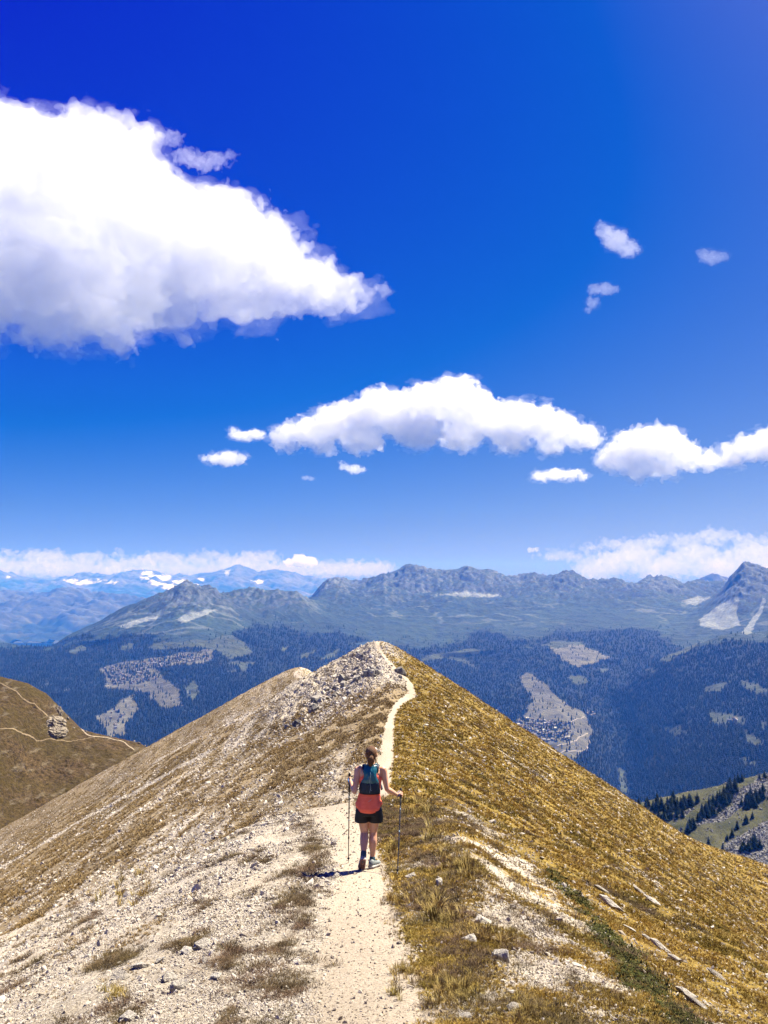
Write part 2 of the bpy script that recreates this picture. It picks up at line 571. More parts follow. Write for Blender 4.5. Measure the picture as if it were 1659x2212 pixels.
tag(hill, 'brown grassy hill across the gully on the left', 'hill', kind='structure')


def ribbon(name, pts, width, zf, mat, lift, label, cat='path', step=None):
    """a path sheet laid a little above the ground along a polyline"""
    pts = np.array([(p[0], p[1]) for p in pts])
    seg = np.hypot(*np.diff(pts, axis=0).T)
    s = np.concatenate([[0], np.cumsum(seg)])
    m = max(8, int(s[-1] / (step or width)))
    q = np.linspace(0, s[-1], m)
    X = pchip(s, pts[:, 0], q); Y = pchip(s, pts[:, 1], q)
    tx, ty = np.gradient(X), np.gradient(Y)
    ln = np.hypot(tx, ty) + 1e-9
    nx, ny = -ty / ln, tx / ln
    w = width * 0.5 * (1 + 0.35 * perlin(q / (width * 4), q * 0, 7))
    rows = []
    for k in (-1, -0.35, 0.35, 1):
        xx, yy = X + nx * w * k, Y + ny * w * k
        rows.append(np.stack([xx, yy, zf(xx, yy) + lift], -1))
    V = np.stack(rows, 1).reshape(-1, 3)
    return tag(link(name, mesh_np(name, V, grid_faces(m, 4), mat)), label, cat, kind='structure')


M_dust = plain('trail_dust', (.32, .26, .185), 0.95, 0.25, 0.8)
M_dustd = plain('trail_dust_brown', (.22, .165, .10), 0.95, 0.3, 0.8)
ribbon('path', [hill_hit(u, v) for u, v in [(-60, 1450), (0, 1476), (25, 1489), (55, 1513), (80, 1527), (104, 1548)]], 0.5, hill_z, M_dustd, 0.12, 'upper dirt track slanting across the left hill')
ribbon('path', [hill_hit(u, v) for u, v in [(-80, 1570), (0, 1575), (35, 1578), (62, 1589), (105, 1597), (165, 1600), (205, 1593)]], 0.4, hill_z, M_dustd, 0.12, 'lower dirt track crossing the left hill below the outcrop')
ribbon('path', [hill_hit(u, v) for u, v in [(160, 1560), (178, 1577), (196, 1590), (232, 1594), (262, 1601), (278, 1612), (290, 1621)]], 0.6, hill_z, M_dust, 0.12, 'pale dirt track on the saddle right of the outcrop')

# ------------------------------------------------------------------ rocky slope with conifers, low on the right
NR_Y = [860, 930, 1000, 1050, 1100, 1150, 1200, 1245, 1400, 1600]
NR_U = [1150, 1250, 1370, 1450, 1550, 1659, 1800, 1950]
NR_V = [[2150, 2110, 2060, 2030, 2005, 1985, 1960, 1940], [2090, 2040, 1990, 1960, 1935, 1915, 1890, 1870], [2040, 1985, 1930, 1902, 1880, 1868, 1848, 1825],
        [1990, 1935, 1885, 1858, 1832, 1812, 1786, 1760], [1950, 1890, 1835, 1806, 1778, 1755, 1725, 1695], [1905, 1845, 1785, 1757, 1730, 1703, 1670, 1640],
        [1860, 1805, 1740, 1718, 1697, 1668, 1628, 1590], [1865, 1812, 1750, 1727, 1707, 1678, 1640, 1605], [1960, 1910, 1860, 1830, 1815, 1795, 1770, 1745], [2050, 2010, 1980, 1960, 1940, 1920, 1900, 1880]]


def table_z(x, y, yk, rows):
    """terrain from rows (distance) of (across, height angle) measured stations"""
    X = x / y
    st = np.linspace(X.min() - 1e-6, X.max() + 1e-6, 240)
    T = []
    for yy, (uu, vv) in zip(yk, rows):
        a, b = ray(uu, vv)
        T.append(pchip(a, b, np.clip(st, a[0], a[-1])) * yy)
    T = np.array(T)                                   # (rows, stations)
    out = np.empty(x.shape)
    fine = np.linspace(yk[0], yk[-1], 600)
    TF = pchip(yk, T, fine)                           # (600, stations)
    fi = np.clip((y - fine[0]) / (fine[1] - fine[0]), 0, 598.999); fj = np.clip((X - st[0]) / (st[1] - st[0]), 0, 238.999)
    i = fi.astype(int); j = fj.astype(int); ti = fi - i; tj = fj - j
    return (TF[i, j] * (1 - tj) + TF[i, j + 1] * tj) * (1 - ti) + (TF[i + 1, j] * (1 - tj) + TF[i + 1, j + 1] * tj) * ti


sx = np.linspace(0.20, 0.66, 420); sy = np.concatenate([np.linspace(865, 1260, 340), np.linspace(1265, 1590, 40)])
SXm, SYm = np.meshgrid(sx, sy)
SX = SXm * SYm
SZ = table_z(SX, SYm, NR_Y, [(NR_U, v) for v in NR_V])
SZ += 5.0 * fbm(SX * 0.012, SYm * 0.012, 4, 300) + 1.6 * fbm(SX * 0.06, SYm * 0.06, 5, 310, 0.65)


def slope_z(x, y):
    fi = np.clip(np.interp(y, sy, np.arange(len(sy))), 0, len(sy) - 1.001); fj = np.clip((np.asarray(x) / y - sx[0]) / (sx[1] - sx[0]), 0, len(sx) - 1.001)
    i = fi.astype(int); j = fj.astype(int); ti = fi - i; tj = fj - j
    return (SZ[i, j] * (1 - tj) + SZ[i, j + 1] * tj) * (1 - ti) + (SZ[i + 1, j] * (1 - tj) + SZ[i + 1, j + 1] * tj) * ti


su, sv = project(SX, SYm, SZ)
wob = 14 * fbm(SX * 0.02, SYm * 0.02, 4, 320)
scree = np.zeros(SX.shape)
for poly in ([(1400, 1850), (1470, 1795), (1560, 1770), (1660, 1720), (1700, 1690), (1700, 1665), (1640, 1690), (1590, 1735), (1500, 1780), (1420, 1830)],
             [(1430, 1790), (1480, 1765), (1500, 1745), (1460, 1755), (1420, 1775)], [(1530, 1735), (1570, 1712), (1600, 1700), (1580, 1730), (1540, 1752)],
             [(1540, 1845), (1600, 1800), (1720, 1750), (1740, 1860), (1600, 1880), (1480, 1900)], [(1580, 1725), (1620, 1690), (1680, 1668), (1690, 1690), (1630, 1715), (1590, 1750)]):
    scree = np.maximum(scree, in_poly(su + wob, sv + wob * 0.6, poly).astype(float))
n = NT('rocky_slope')
a = n.attr('scree').outputs['Fac']
co = n.coord()
nf = n.noise(co, 0.45, 8, 0.75)
nl = n.noise(co, 0.03, 6, 0.6)
rock = n.ramp(nf, [(0.36, (.035, .036, .034)), (0.5, (.16, .155, .14)), (0.66, (.36, .345, .31))])
grs = n.ramp(nl, [(0.35, (.035, .042, .017)), (0.65, (.105, .10, .04))])
grs = n.mix(n.ramp(nf, [(0.58, 0.0), (0.7, 0.8)]), grs, (.24, .23, .2))
col = n.mix(n.ramp(n.math('ADD', a, n.math('MULTIPLY', n.math('SUBTRACT', nf, 0.5), 0.9)), [(0.35, 0.0), (0.62, 1.0)]), grs, rock)
n.base(col)
n.bump(nf, 1.0, 2.0)
M_slope = n.mat
slope = link('hillside', mesh_np('hillside', np.stack([SX, SYm, SZ], -1).reshape(-1, 3), grid_faces(*SX.shape), M_slope, True, {'scree': ('FLOAT', scree.ravel().astype(np.float32))}))
tag(slope, 'dark boulder strewn hillside with conifers low on the right', 'hillside', kind='structure')

# ------------------------------------------------------------------ the valley and the mountains beyond it
SKY_B = [(-400, 1640), (300, 1600), (500, 1420), (600, 1335), (640, 1312), (665, 1302), (690, 1280), (700, 1272), (725, 1260), (790, 1263), (815, 1256), (840, 1250), (870, 1236), (882, 1230), (900, 1231), (930, 1240), (960, 1243), (985, 1241), (1000, 1236), (1012, 1231), (1030, 1239), (1042, 1242),
         (1052, 1240), (1065, 1244), (1100, 1258), (1125, 1254), (1150, 1249), (1185, 1258), (1205, 1250), (1222, 1246), (1240, 1246), (1262, 1258), (1300, 1265), (1330, 1262), (1370, 1271), (1395, 1260), (1412, 1258), (1440, 1257), (1460, 1263), (1480, 1270), (1500, 1264), (1530, 1268), (1560, 1266), (1600, 1275), (1900, 1285), (2300, 1290)]
V_ROWS = [
    (2600, [(-400, 2150), (2300, 2150)]),
    (3300, [(-400, 1850), (0, 1850), (600, 1990), (1000, 2000), (1300, 2010), (1500, 1960), (1659, 1830), (1900, 1640), (2300, 1500)]),
    (4000, [(-400, 1650), (0, 1650), (200, 1670), (400, 1690), (700, 1800), (1000, 1840), (1200, 1830), (1340, 1810), (1500, 1700), (1659, 1620), (1900, 1500), (2300, 1420)]),
    (5000, [(-400, 1545), (0, 1545), (200, 1555), (400, 1550), (700, 1600), (1000, 1640), (1200, 1612), (1300, 1660), (1350, 1700), (1400, 1650), (1500, 1570), (1659, 1500), (1900, 1425), (2300, 1370)]),
    (6000, [(-400, 1480), (0, 1475), (200, 1475), (400, 1455), (700, 1510), (1000, 1555), (1150, 1530), (1250, 1540), (1330, 1580), (1400, 1520), (1500, 1455), (1659, 1402), (1900, 1350), (2300, 1340)]),
    (6600, [(-400, 1450), (0, 1445), (200, 1435), (400, 1418), (700, 1465), (1000, 1510), (1150, 1488), (1300, 1515), (1360, 1480), (1434, 1428), (1500, 1402), (1569, 1380), (1659, 1372), (1900, 1345), (2300, 1340)]),
    (7200, [(-400, 1430), (0, 1412), (200, 1400), (400, 1380), (700, 1430), (1000, 1470), (1200, 1448), (1330, 1465), (1434, 1440), (1569, 1400), (1659, 1388), (1900, 1370), (2300, 1360)]),
    (8000, [(-400, 1420), (0, 1396), (60, 1402), (100, 1405), (150, 1382), (250, 1352), (330, 1335), (400, 1318), (480, 1338), (560, 1360), (700, 1385), (900, 1405), (1000, 1412), (1200, 1405), (1400, 1405), (1500, 1395), (1659, 1376), (1900, 1360), (2300, 1350)]),
    (8600, [(-400, 1425), (0, 1393), (60, 1402), (100, 1406), (150, 1376), (220, 1346), (260, 1321), (300, 1311), (330, 1300), (370, 1284), (388, 1276), (400, 1270), (412, 1273), (430, 1280), (450, 1286), (480, 1302), (520, 1322), (600, 1345), (700, 1362), (900, 1382), (1000, 1388), (1200, 1380), (1400, 1380), (1500, 1372), (1610, 1356), (1700, 1335), (1900, 1340), (2300, 1340)]),
    (9500, [(-400, 1500), (0, 1470), (150, 1440), (260, 1370), (400, 1318), (480, 1298), (520, 1293), (560, 1290), (640, 1297), (660, 1306), (700, 1324), (900, 1346), (1000, 1350), (1200, 1348), (1400, 1346), (1480, 1342), (1540, 1320), (1575, 1297), (1610, 1276), (1650, 1272), (1700, 1275), (1900, 1320), (2300, 1340)]),
    (10300, [(-400, 1540), (0, 1520), (260, 1420), (400, 1350), (520, 1310), (660, 1306), (720, 1300), (790, 1305), (900, 1318), (1000, 1322), (1200, 1322), (1400, 1322), (1500, 1320), (1540, 1303), (1565, 1282), (1582, 1255), (1598, 1240), (1610, 1229), (1622, 1231), (1640, 1236), (1660, 1243), (1700, 1262), (1800, 1290), (2300, 1330)]),
    (11300, [(-400, 1560), (0, 1540), (400, 1380), (520, 1335), (660, 1310), (720, 1283), (760, 1290), (840, 1285), (900, 1290), (1000, 1290), (1100, 1296), (1200, 1290), (1300, 1296), (1400, 1292), (1480, 1297), (1540, 1300), (1610, 1275), (1800, 1310), (2300, 1335)]),
    (12500, SKY_B),
    (14000, [(-400, 1760), (500, 1640), (700, 1380), (900, 1300), (1300, 1310), (1659, 1320), (2300, 1330)]),
    (17000, [(-400, 1900), (2300, 1500)]),
]
vy = np.concatenate([np.linspace(2650, 4500, 70), np.linspace(4520, 9000, 330), np.linspace(9018, 12900, 230), np.linspace(13000, 16900, 24)])
vx = np.linspace(-0.66, 0.66, 860)
VXm, VY = np.meshgrid(vx, vy)
VX = VXm * VY
VZ = table_z(VX, VY, [r[0] for r in V_ROWS], [([p[0] for p in r[1]], [p[1] for p in r[1]]) for r in V_ROWS])
u0, v0 = project(VX, VY, VZ)
high = smooth(-520, 0, VZ)
rid = fbm(VX / 900, VY / 900, 6, 400, 0.55, ridge=True)
rid2 = fbm(VX / 330, VY / 330, 5, 410, 0.55, ridge=True)
crest = np.exp(-((VY - 12500) / 260) ** 2) * (u0 > 660) + np.exp(-((VY - 8600) / 160) ** 2) * (u0 < 480) * (u0 > 240) + np.exp(-((VY - 10300) / 160) ** 2) * (u0 > 1560)
keep = 1 - 0.6 * np.clip(crest, 0, 1)
rough = 0.25 + 0.75 * high
VZ = VZ + keep * (95 * rough * rid + 70 * rough * rid2) + 38 * (0.22 + high) * fbm(VX / 110, VY / 110, 4, 420, 0.65, ridge=True)
crag = smooth(1555, 1600, u0) * (VY > 9200) * smooth(-330, -50, VZ) + smooth(0.35, 0.6, fbm(VX / 1500, VY / 700, 3, 430) + 0.35 * (VY > 11600) - 0.1) * smooth(-250, 60, VZ)
crag = np.clip(crag + 0.9 * np.exp(-((u0 - 1420) / 50) ** 2) * (VY > 11500) + 0.9 * np.exp(-((u0 - 1225) / 26) ** 2) * (VY > 11900) + 0.7 * np.exp(-((u0 - 890) / 40) ** 2) * (VY > 11700) + 0.6 * np.exp(-((u0 - 400) / 40) ** 2) * (np.abs(VY - 8500) < 350), 0, 1)
VZ += crag * (30 * fbm(VX / 120, VY / 500, 5, 440, 0.6, ridge=True) - 6)
GRO = fbm(VX / 260, VY / 260, 5, 450)


def valley_ij(x, y):
    fi = np.clip(np.interp(y, vy, np.arange(len(vy))), 0, len(vy) - 1.001); fj = np.clip((np.asarray(x) / y - vx[0]) / (vx[1] - vx[0]), 0, len(vx) - 1.001)
    return fi, fj


def samp(A, x, y):
    fi, fj = valley_ij(x, y)
    i = fi.astype(int); j = fj.astype(int); ti = fi - i; tj = fj - j
    return (A[i, j] * (1 - tj) + A[i, j + 1] * tj) * (1 - ti) + (A[i + 1, j] * (1 - tj) + A[i + 1, j + 1] * tj) * ti


def valley_z(x, y):
    return samp(VZ, np.asarray(x, float), np.asarray(y, float))


vu, vv = project(VX, VY, VZ)
wu = 15 * fbm(VX / 160, VY / 160, 4, 460, 0.65) + 20 * fbm(VX / 700, VY / 700, 3, 470)
wv = 11 * fbm(VX / 160, VY / 160, 4, 480, 0.65) + 10 * fbm(VX / 700, VY / 700, 3, 490)
# land cover: 0 forest, 1 meadow, 2 alpine grass, 3 bare rock and scree
TREEL = [(-400, 1400), (0, 1396), (100, 1400), (180, 1378), (260, 1372), (330, 1378), (420, 1388), (500, 1372), (560, 1352), (620, 1350), (680, 1368), (740, 1372), (800, 1395), (900, 1398), (1000, 1384), (1030, 1366), (1080, 1372), (1150, 1385), (1200, 1365), (1280, 1358), (1350, 1352), (1400, 1362), (1450, 1376), (1480, 1405), (1540, 1392), (1600, 1386), (1659, 1384), (2300, 1380)]
tl = np.interp(vu, *zip(*TREEL))
forest = smooth(-5, 5, vv - tl + wv * 1.6 + 26 * fbm(VX / 420, VY / 420, 5, 495, 0.6))
open_ = np.zeros(VX.shape)
dry = np.zeros(VX.shape)
MEAD = [
    [(215, 1445), (250, 1432), (300, 1424), (380, 1413), (458, 1405), (452, 1428), (380, 1441), (335, 1446), (348, 1470), (388, 1492), (392, 1520), (350, 1531), (312, 1497), (270, 1492), (225, 1482)],
    [(200, 1548), (262, 1520), (290, 1503), (296, 1530), (277, 1560), (272, 1592), (238, 1596), (220, 1570)],
    [(330, 1502), (380, 1496), (398, 1524), (340, 1528)], [(398, 1488), (420, 1470), (434, 1492), (418, 1516)],
    [(318, 1402), (332, 1390), (400, 1384), (462, 1380), (500, 1370), (534, 1394), (544, 1410), (502, 1424), (452, 1402), (400, 1400)],
    [(150, 1408), (172, 1394), (188, 1400), (166, 1411)], [(258, 1410), (268, 1398), (296, 1388), (286, 1402)], [(514, 1432), (536, 1426), (532, 1450), (516, 1446)], [(490, 1448), (512, 1444), (506, 1452)],
    [(478, 1434), (560, 1428), (520, 1438)], [(600, 1405), (620, 1392), (612, 1410)], [(640, 1420), (690, 1404), (660, 1422)], [(690, 1428), (740, 1398), (724, 1420)],
    [(1118, 1464), (1134, 1452), (1180, 1478), (1216, 1514), (1262, 1550), (1278, 1580), (1272, 1612), (1230, 1645), (1176, 1626), (1104, 1570), (1136, 1540), (1150, 1512)],
    [(1186, 1398), (1250, 1392), (1292, 1409), (1326, 1420), (1290, 1432), (1246, 1442), (1212, 1424)], [(1160, 1392), (1200, 1384), (1258, 1386), (1262, 1398), (1200, 1400)],
    [(905, 1430), (930, 1412), (1000, 1402), (1042, 1404), (1040, 1412), (1000, 1414), (1012, 1428), (1034, 1446), (1000, 1432), (960, 1420)],
    [(1086, 1470), (1110, 1482), (1120, 1492), (1098, 1482)], [(1228, 1462), (1262, 1458), (1272, 1472), (1250, 1478)], [(1290, 1448), (1320, 1450), (1300, 1456)],
    [(1529, 1535), (1560, 1540), (1608, 1549), (1619, 1568), (1570, 1569), (1538, 1562)], [(1429, 1572), (1466, 1566), (1490, 1580), (1452, 1585)], [(1519, 1484), (1574, 1472), (1560, 1488), (1524, 1494)],
    [(1599, 1466), (1630, 1476), (1654, 1488), (1640, 1498), (1610, 1490)], [(1614, 1584), (1640, 1592), (1650, 1606), (1640, 1616), (1618, 1604)], [(1600, 1640), (1622, 1636), (1640, 1646), (1616, 1656)],
    [(1339, 1660), (1350, 1660), (1356, 1690), (1371, 1712), (1346, 1716), (1342, 1690)], [(1430, 1422), (1470, 1405), (1500, 1385), (1520, 1380), (1480, 1412), (1444, 1428)], [(1640, 1560), (1659, 1565), (1650, 1580)], [(1400, 1446), (1420, 1440), (1412, 1456)],
]
for k, poly in enumerate(MEAD):
    m = in_poly(vu + wu * 0.7, vv + wv * 0.7, poly)
    open_ = np.maximum(open_, m)
    if k in (0, 1, 2, 13, 14): dry = np.maximum(dry, m)
specks = smooth(0.42, 0.55, fbm(VX / 120, VY / 120, 4, 500, 0.6) + 0.25 * fbm(VX / 900, VY / 900, 2, 505)) * (vv < 1700)
cliffs = smooth(0.30, 0.45, fbm(VX / 60, VY / 260, 4, 510, 0.6)) * np.exp(-((vu - 125) / 60) ** 2) * np.exp(-((vv - 1490) / 40) ** 2)
cliffs += smooth(0.28, 0.45, fbm(VX / 50, VY / 200, 4, 512, 0.6)) * np.exp(-((vu - 415) / 26) ** 2) * np.exp(-((vv - 1505) / 28) ** 2)
tracks = smooth(0.34, 0.48, fbm(VX / 60, VY / 520, 4, 515, 0.6)) * smooth(-0.1, 0.25, fbm(VX / 800, VY / 800, 3, 517))
forest = forest * (1 - 0.5 * tracks) * np.clip(0.75 + 1.1 * fbm(VX / 210, VY / 210, 4, 518, 0.6), 0.82, 1) * (1 - open_) * (1 - 0.5 * specks) * (1 - np.clip(cliffs, 0, 1))
gzy, gzx = np.gradient(VZ, axis=0) / np.gradient(VY, axis=0), np.gradient(VZ, axis=1) / np.gradient(VX, axis=1)
steep = np.hypot(gzx, gzy)
rock = smooth(0.55, 0.95, steep + 0.25 * GRO) * smooth(-450, -100, VZ)
rock = np.maximum(rock, crag * 0.8 * smooth(-0.25, 0.1, GRO + 0.15))
scr = np.zeros(VX.shape)
for poly in ([(1510, 1340), (1545, 1310), (1580, 1290), (1600, 1290), (1592, 1320), (1600, 1352), (1560, 1362), (1520, 1352)], [(1600, 1370), (1630, 1330), (1650, 1290), (1656, 1300), (1640, 1335), (1618, 1370)],
             [(252, 1352), (300, 1336), (345, 1330), (338, 1338), (300, 1346), (270, 1356)], [(380, 1338), (410, 1322), (440, 1318), (474, 1316), (440, 1330), (400, 1344)], [(930, 1284), (1060, 1290), (1090, 1286), (1010, 1278)], [(1470, 1300), (1500, 1290), (1540, 1292), (1500, 1308)]):
    scr = np.maximum(scr, in_poly(vu + wu * 0.5, vv + wv * 0.5, poly).astype(float))
lines = 0.6 * smooth(0.93, 0.985, 1 - np.abs(fbm(VX / 700, VY / 420, 2, 520))) * smooth(-560, -420, VZ) * (fbm(VX / 1500, VY / 1500, 2, 525) > 0.05)
rock = np.clip(rock, 0, 1)
fr_alb = np.array([.0015, .006, .005]); md_alb = np.array([.075, .08, .045]); dr_alb = np.array([.15, .125, .085]); al_alb = np.array([.036, .054, .040]); rk_alb = np.array([.13, .13, .13]); sc_alb = np.array([.36, .345, .32])
K = lambda a: a[..., None]
var = 1 + 0.9 * fbm(VX / 140, VY / 140, 5, 530, 0.68) + 0.5 * fbm(VX / 900, VY / 900, 3, 535)
colv = K(1 - forest) * (al_alb * K(1 - open_) + K(open_) * (md_alb * K(1 - dry) + dr_alb * K(dry))) * K(np.clip(var, 0.3, 2.2))
colv = colv * K(1 - rock) + K(rock * (1 - forest)) * rk_alb * K(np.clip(var, 0.3, 2))
lt = np.clip(scr * (0.75 + 0.5 * GRO) + 0.55 * lines * (1 - forest) + np.clip(cliffs, 0, 1) * 0.6 + specks * smooth(-400, -100, VZ) * 0.35, 0, 1)
colv = colv * K(1 - lt) + K(lt) * sc_alb
colv += K(forest) * fr_alb * K(np.clip(var, 0.5, 1.6))
n = NT('valley_land')
a = n.attr('land').outputs['Color']
nf = n.noise(n.coord((.03, .03, .03)), 1.0, 6, 0.7)
hsv = n.node('ShaderNodeHueSaturation'); n.link(a, hsv.inputs['Color'])
n.link(n.math('MULTIPLY_ADD', nf, 1.5, 0.25), hsv.inputs['Value'])
n.base(hsv.outputs[0])
n.bump(nf, 0.8, 12.0)
M_val = n.mat
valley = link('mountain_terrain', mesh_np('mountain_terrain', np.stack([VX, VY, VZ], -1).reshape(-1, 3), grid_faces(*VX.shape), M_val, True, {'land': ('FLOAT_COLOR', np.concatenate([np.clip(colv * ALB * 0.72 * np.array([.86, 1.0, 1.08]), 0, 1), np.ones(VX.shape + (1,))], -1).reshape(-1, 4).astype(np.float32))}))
tag(valley, 'forested valley sides rising to bare alpine ridges', 'mountains', kind='structure')


# ------------------------------------------------------------------ far ranges
def range_sheet(name, D, sky, base, depth, seed, amp, albedo, label, snow=None, ulo=-260, uhi=1920, nx=640, ny=170, gul=1500.0):
    t = np.linspace(0, 1, ny)
    uu = np.linspace(ulo, uhi, nx)
    jag = 3.2 * fbm(uu / 26.0, uu * 0 + seed, 5, seed, 0.6, ridge=True) - 1.5
    a, b = ray(uu, np.interp(uu, *zip(*sky)) - jag)
    X = np.broadcast_to(a * D, (ny, nx)) * 1.0
    Yf = D - depth + depth * 1.25 * t
    Y = np.broadcast_to(Yf[:, None], (ny, nx)) * 1.0
    zs = b * D
    tt = (Y - (D - depth)) / depth
    prof = np.where(tt < 1, tt ** 1.15, 1 - 1.5 * (tt - 1))
    Z = base + (zs[None, :] - base) * prof
    kp = 1 - 0.85 * np.exp(-((tt - 1) / 0.06) ** 2)
    Z = Z + kp * amp * (fbm(X / gul, Y / gul, 7, seed, 0.56, ridge=True) + 0.45 * fbm(X / gul * 3, Y / gul * 5, 5, seed + 9, 0.62, ridge=True))
    Z += 0.06 * amp * fbm(X / gul * 9, Y / gul * 9, 3, seed + 15)
    su_, sv_ = project(X, Y, Z)
    hh = (Z - base) / (zs.max() - base)
    vr = 1 + 1.3 * fbm(X / gul * 2.5, Y / gul * 2.5, 5, seed + 20, 0.6)
    lowf = smooth(0.62, 0.30, hh + 0.75 * fbm(X / gul * 1.6, Y / gul * 1.6, 5, seed + 25, 0.62))
    c = np.array(albedo) * K(np.clip(vr, .25, 2.6)) * K(1 - lowf) + np.array([.022, .034, .022]) * K(lowf)
    if snow is not None:
        sm = np.zeros(X.shape)
        wb = fbm(X / gul * 3, Y / gul * 3, 4, seed + 30, 0.6)
        for poly in snow:
            sm = np.maximum(sm, in_poly(su_ + 9 * wb, sv_ + 5 * wb, poly).astype(float))
        sm = sm * smooth(-0.12, 0.06, fbm(X / gul * 5, Y / gul * 4, 4, seed + 35, 0.6))
        c = c * K(1 - sm) + K(sm) * np.array([.60, .62, .66])
    m = NT(name + '_rock')
    m.base(m.attr('land').outputs['Color'])
    me = mesh_np(name, np.stack([X, Y, Z], -1).reshape(-1, 3), grid_faces(ny, nx), m.mat, True, {'land': ('FLOAT_COLOR', np.concatenate([np.clip(c * ALB, 0, 1), np.ones(X.shape + (1,))], -1).reshape(-1, 4).astype(np.float32))})
    return tag(link(name, me), label, 'mountains', kind='structure')


SKY_S = [(-300, 1270), (-60, 1252), (0, 1241), (14, 1237), (28, 1246), (45, 1252), (100, 1258), (140, 1252), (168, 1246), (182, 1240), (198, 1243), (212, 1251), (250, 1246), (278, 1240), (296, 1235), (325, 1238), (350, 1242), (380, 1252), (410, 1250), (440, 1246), (470, 1241), (484, 1234), (505, 1229), (522, 1227), (545, 1232), (565, 1240), (590, 1236), (625, 1241), (660, 1251), (710, 1258), (800, 1268), (1000, 1275), (1200, 1268), (1310, 1266), (1335, 1262), (1400, 1270), (1900, 1280)]
SNOW = [[(105, 1247), (150, 1251), (200, 1251), (270, 1256), (262, 1262), (205, 1258), (160, 1262), (140, 1256)], [(296, 1238), (325, 1234), (352, 1236), (380, 1248), (430, 1262), (432, 1268), (395, 1265), (380, 1278), (360, 1276), (335, 1264), (310, 1256)], [(418, 1244), (444, 1250), (436, 1256)],
        [(540, 1252), (572, 1256), (560, 1262)], [(482, 1232), (500, 1230), (490, 1244)], [(8, 1240), (30, 1248), (18, 1252)]]
range_sheet('snowy_mountains', 42000, SKY_S, -1400, 9000, 600, 420, (.085, .085, .09), 'faint snow capped range on the far left horizon', SNOW, gul=3200.0)
SKY_M = [(-300, 1300), (-60, 1290), (0, 1285), (40, 1292), (80, 1299), (120, 1292), (165, 1279), (185, 1281), (215, 1292), (260, 1290), (300, 1299), (340, 1318), (420, 1345), (520, 1380), (900, 1420), (1900, 1420)]
range_sheet('hazy_mountains', 23000, SKY_M, -1500, 6500, 640, 330, (.06, .066, .06), 'hazy blue mountains behind the left valley', gul=1900.0)
SKY_P = [(-300, 1420), (1100, 1400), (1380, 1300), (1450, 1284), (1490, 1268), (1510, 1258), (1525, 1246), (1540, 1239), (1556, 1245), (1575, 1256), (1600, 1262), (1640, 1262), (1700, 1275), (1900, 1300)]
range_sheet('pointed_mountain', 21000, SKY_P, -900, 4500, 680, 110, (.08, .08, .085), 'lone blue pointed peak on the right horizon', ulo=1180, gul=1500.0)

gm = plain('valley_floor', (.05, .06, .03), 0.95, 0.3, 0.001)
q = 95000.0
tag(link('ground', mesh_np('ground', np.array([(-q, -58000, -1850), (q, -58000, -1850), (q, 49000, -1850), (-q, 49000, -1850)]), np.array([[0, 1, 2, 3]]), gm)), 'valley ground far below running to the horizon', 'ground', kind='structure')

# ------------------------------------------------------------------ mountain air
hm = bpy.data.materials.new('air')
hm.use_nodes = True
ht = hm.node_tree
ht.nodes.remove(ht.nodes['Principled BSDF'])
pv = ht.nodes.new('ShaderNodeVolumePrincipled')
pv.inputs['Color'].default_value = (.03, .175, .74, 1)
pv.inputs['Absorption Color'].default_value = (1, .78, 0, 1)
pv.inputs['Density'].default_value = 4.5e-5
pv.inputs['Anisotropy'].default_value = 0.0
ht.links.new(pv.outputs[0], ht.nodes['Material Output'].inputs['Volume'])
bm = bmesh.new()
bmesh.ops.create_cube(bm, size=1.0)
for vtx in bm.verts:
    vtx.co = Vector((vtx.co.x * 192000, -4500 + vtx.co.y * 110000, -290 + vtx.co.z * 3140))
me = bpy.data.meshes.new('haze'); bm.to_mesh(me); bm.free(); me.materials.append(hm)
tag(link('haze', me), 'thin blue mountain haze filling the valley', 'haze', kind='stuff')

# ------------------------------------------------------------------ loose stones, grass and herbs on the ridge
cxm = 0.25 * (GXm[:-1, :-1] + GXm[1:, 1:] + GXm[:-1, 1:] + GXm[1:, :-1]); cym = 0.25 * (GYm[:-1, :-1] + GYm[1:, 1:] + GYm[:-1, 1:] + GYm[1:, :-1])
czm = 0.25 * (RZ[:-1, :-1] + RZ[1:, 1:] + RZ[:-1, 1:] + RZ[1:, :-1])
e1 = np.stack([GXm[1:, 1:] - GXm[:-1, :-1], GYm[1:, 1:] - GYm[:-1, :-1], RZ[1:, 1:] - RZ[:-1, :-1]], -1)
e2 = np.stack([GXm[1:, :-1] - GXm[:-1, 1:], GYm[1:, :-1] - GYm[:-1, 1:], RZ[1:, :-1] - RZ[:-1, 1:]], -1)
nrm = 0.5 * np.cross(e2, e1)
nrm *= np.sign(nrm[..., 2:3])
dist = np.sqrt(cxm ** 2 + cym ** 2 + czm ** 2)
cosv = -(nrm[..., 0] * cxm + nrm[..., 1] * cym + nrm[..., 2] * czm) / dist
uc, vc = project(cxm, cym, czm)
WGT = np.maximum(cosv, 0) / dist ** 2 * ((uc > -220) & (uc < 1880) & (vc < 2400) & (cym > 3.6) & (cym < 230))
cav = lambda A: 0.25 * (A[:-1, :-1] + A[1:, 1:] + A[:-1, 1:] + A[1:, :-1])
kp, kg, kd, kj, ks = map(cav, (cpath, cgrass, cdark, cgreen, cside))


def pick(weight, count):
    w = (WGT * weight).ravel()
    c = np.cumsum(w); r = rng.random(count) * c[-1]
    i = np.clip(np.searchsorted(c, r), 0, len(w) - 1)
    j, k = np.unravel_index(i, WGT.shape)
    tx, ty = rng.random(count), rng.random(count)
    x = gx[k] + tx * (gx[k + 1] - gx[k]); y = gy[j] + ty * (gy[j + 1] - gy[j])
    return x, y, ground(x, y), np.hypot(np.hypot(x, y), ground(x, y))


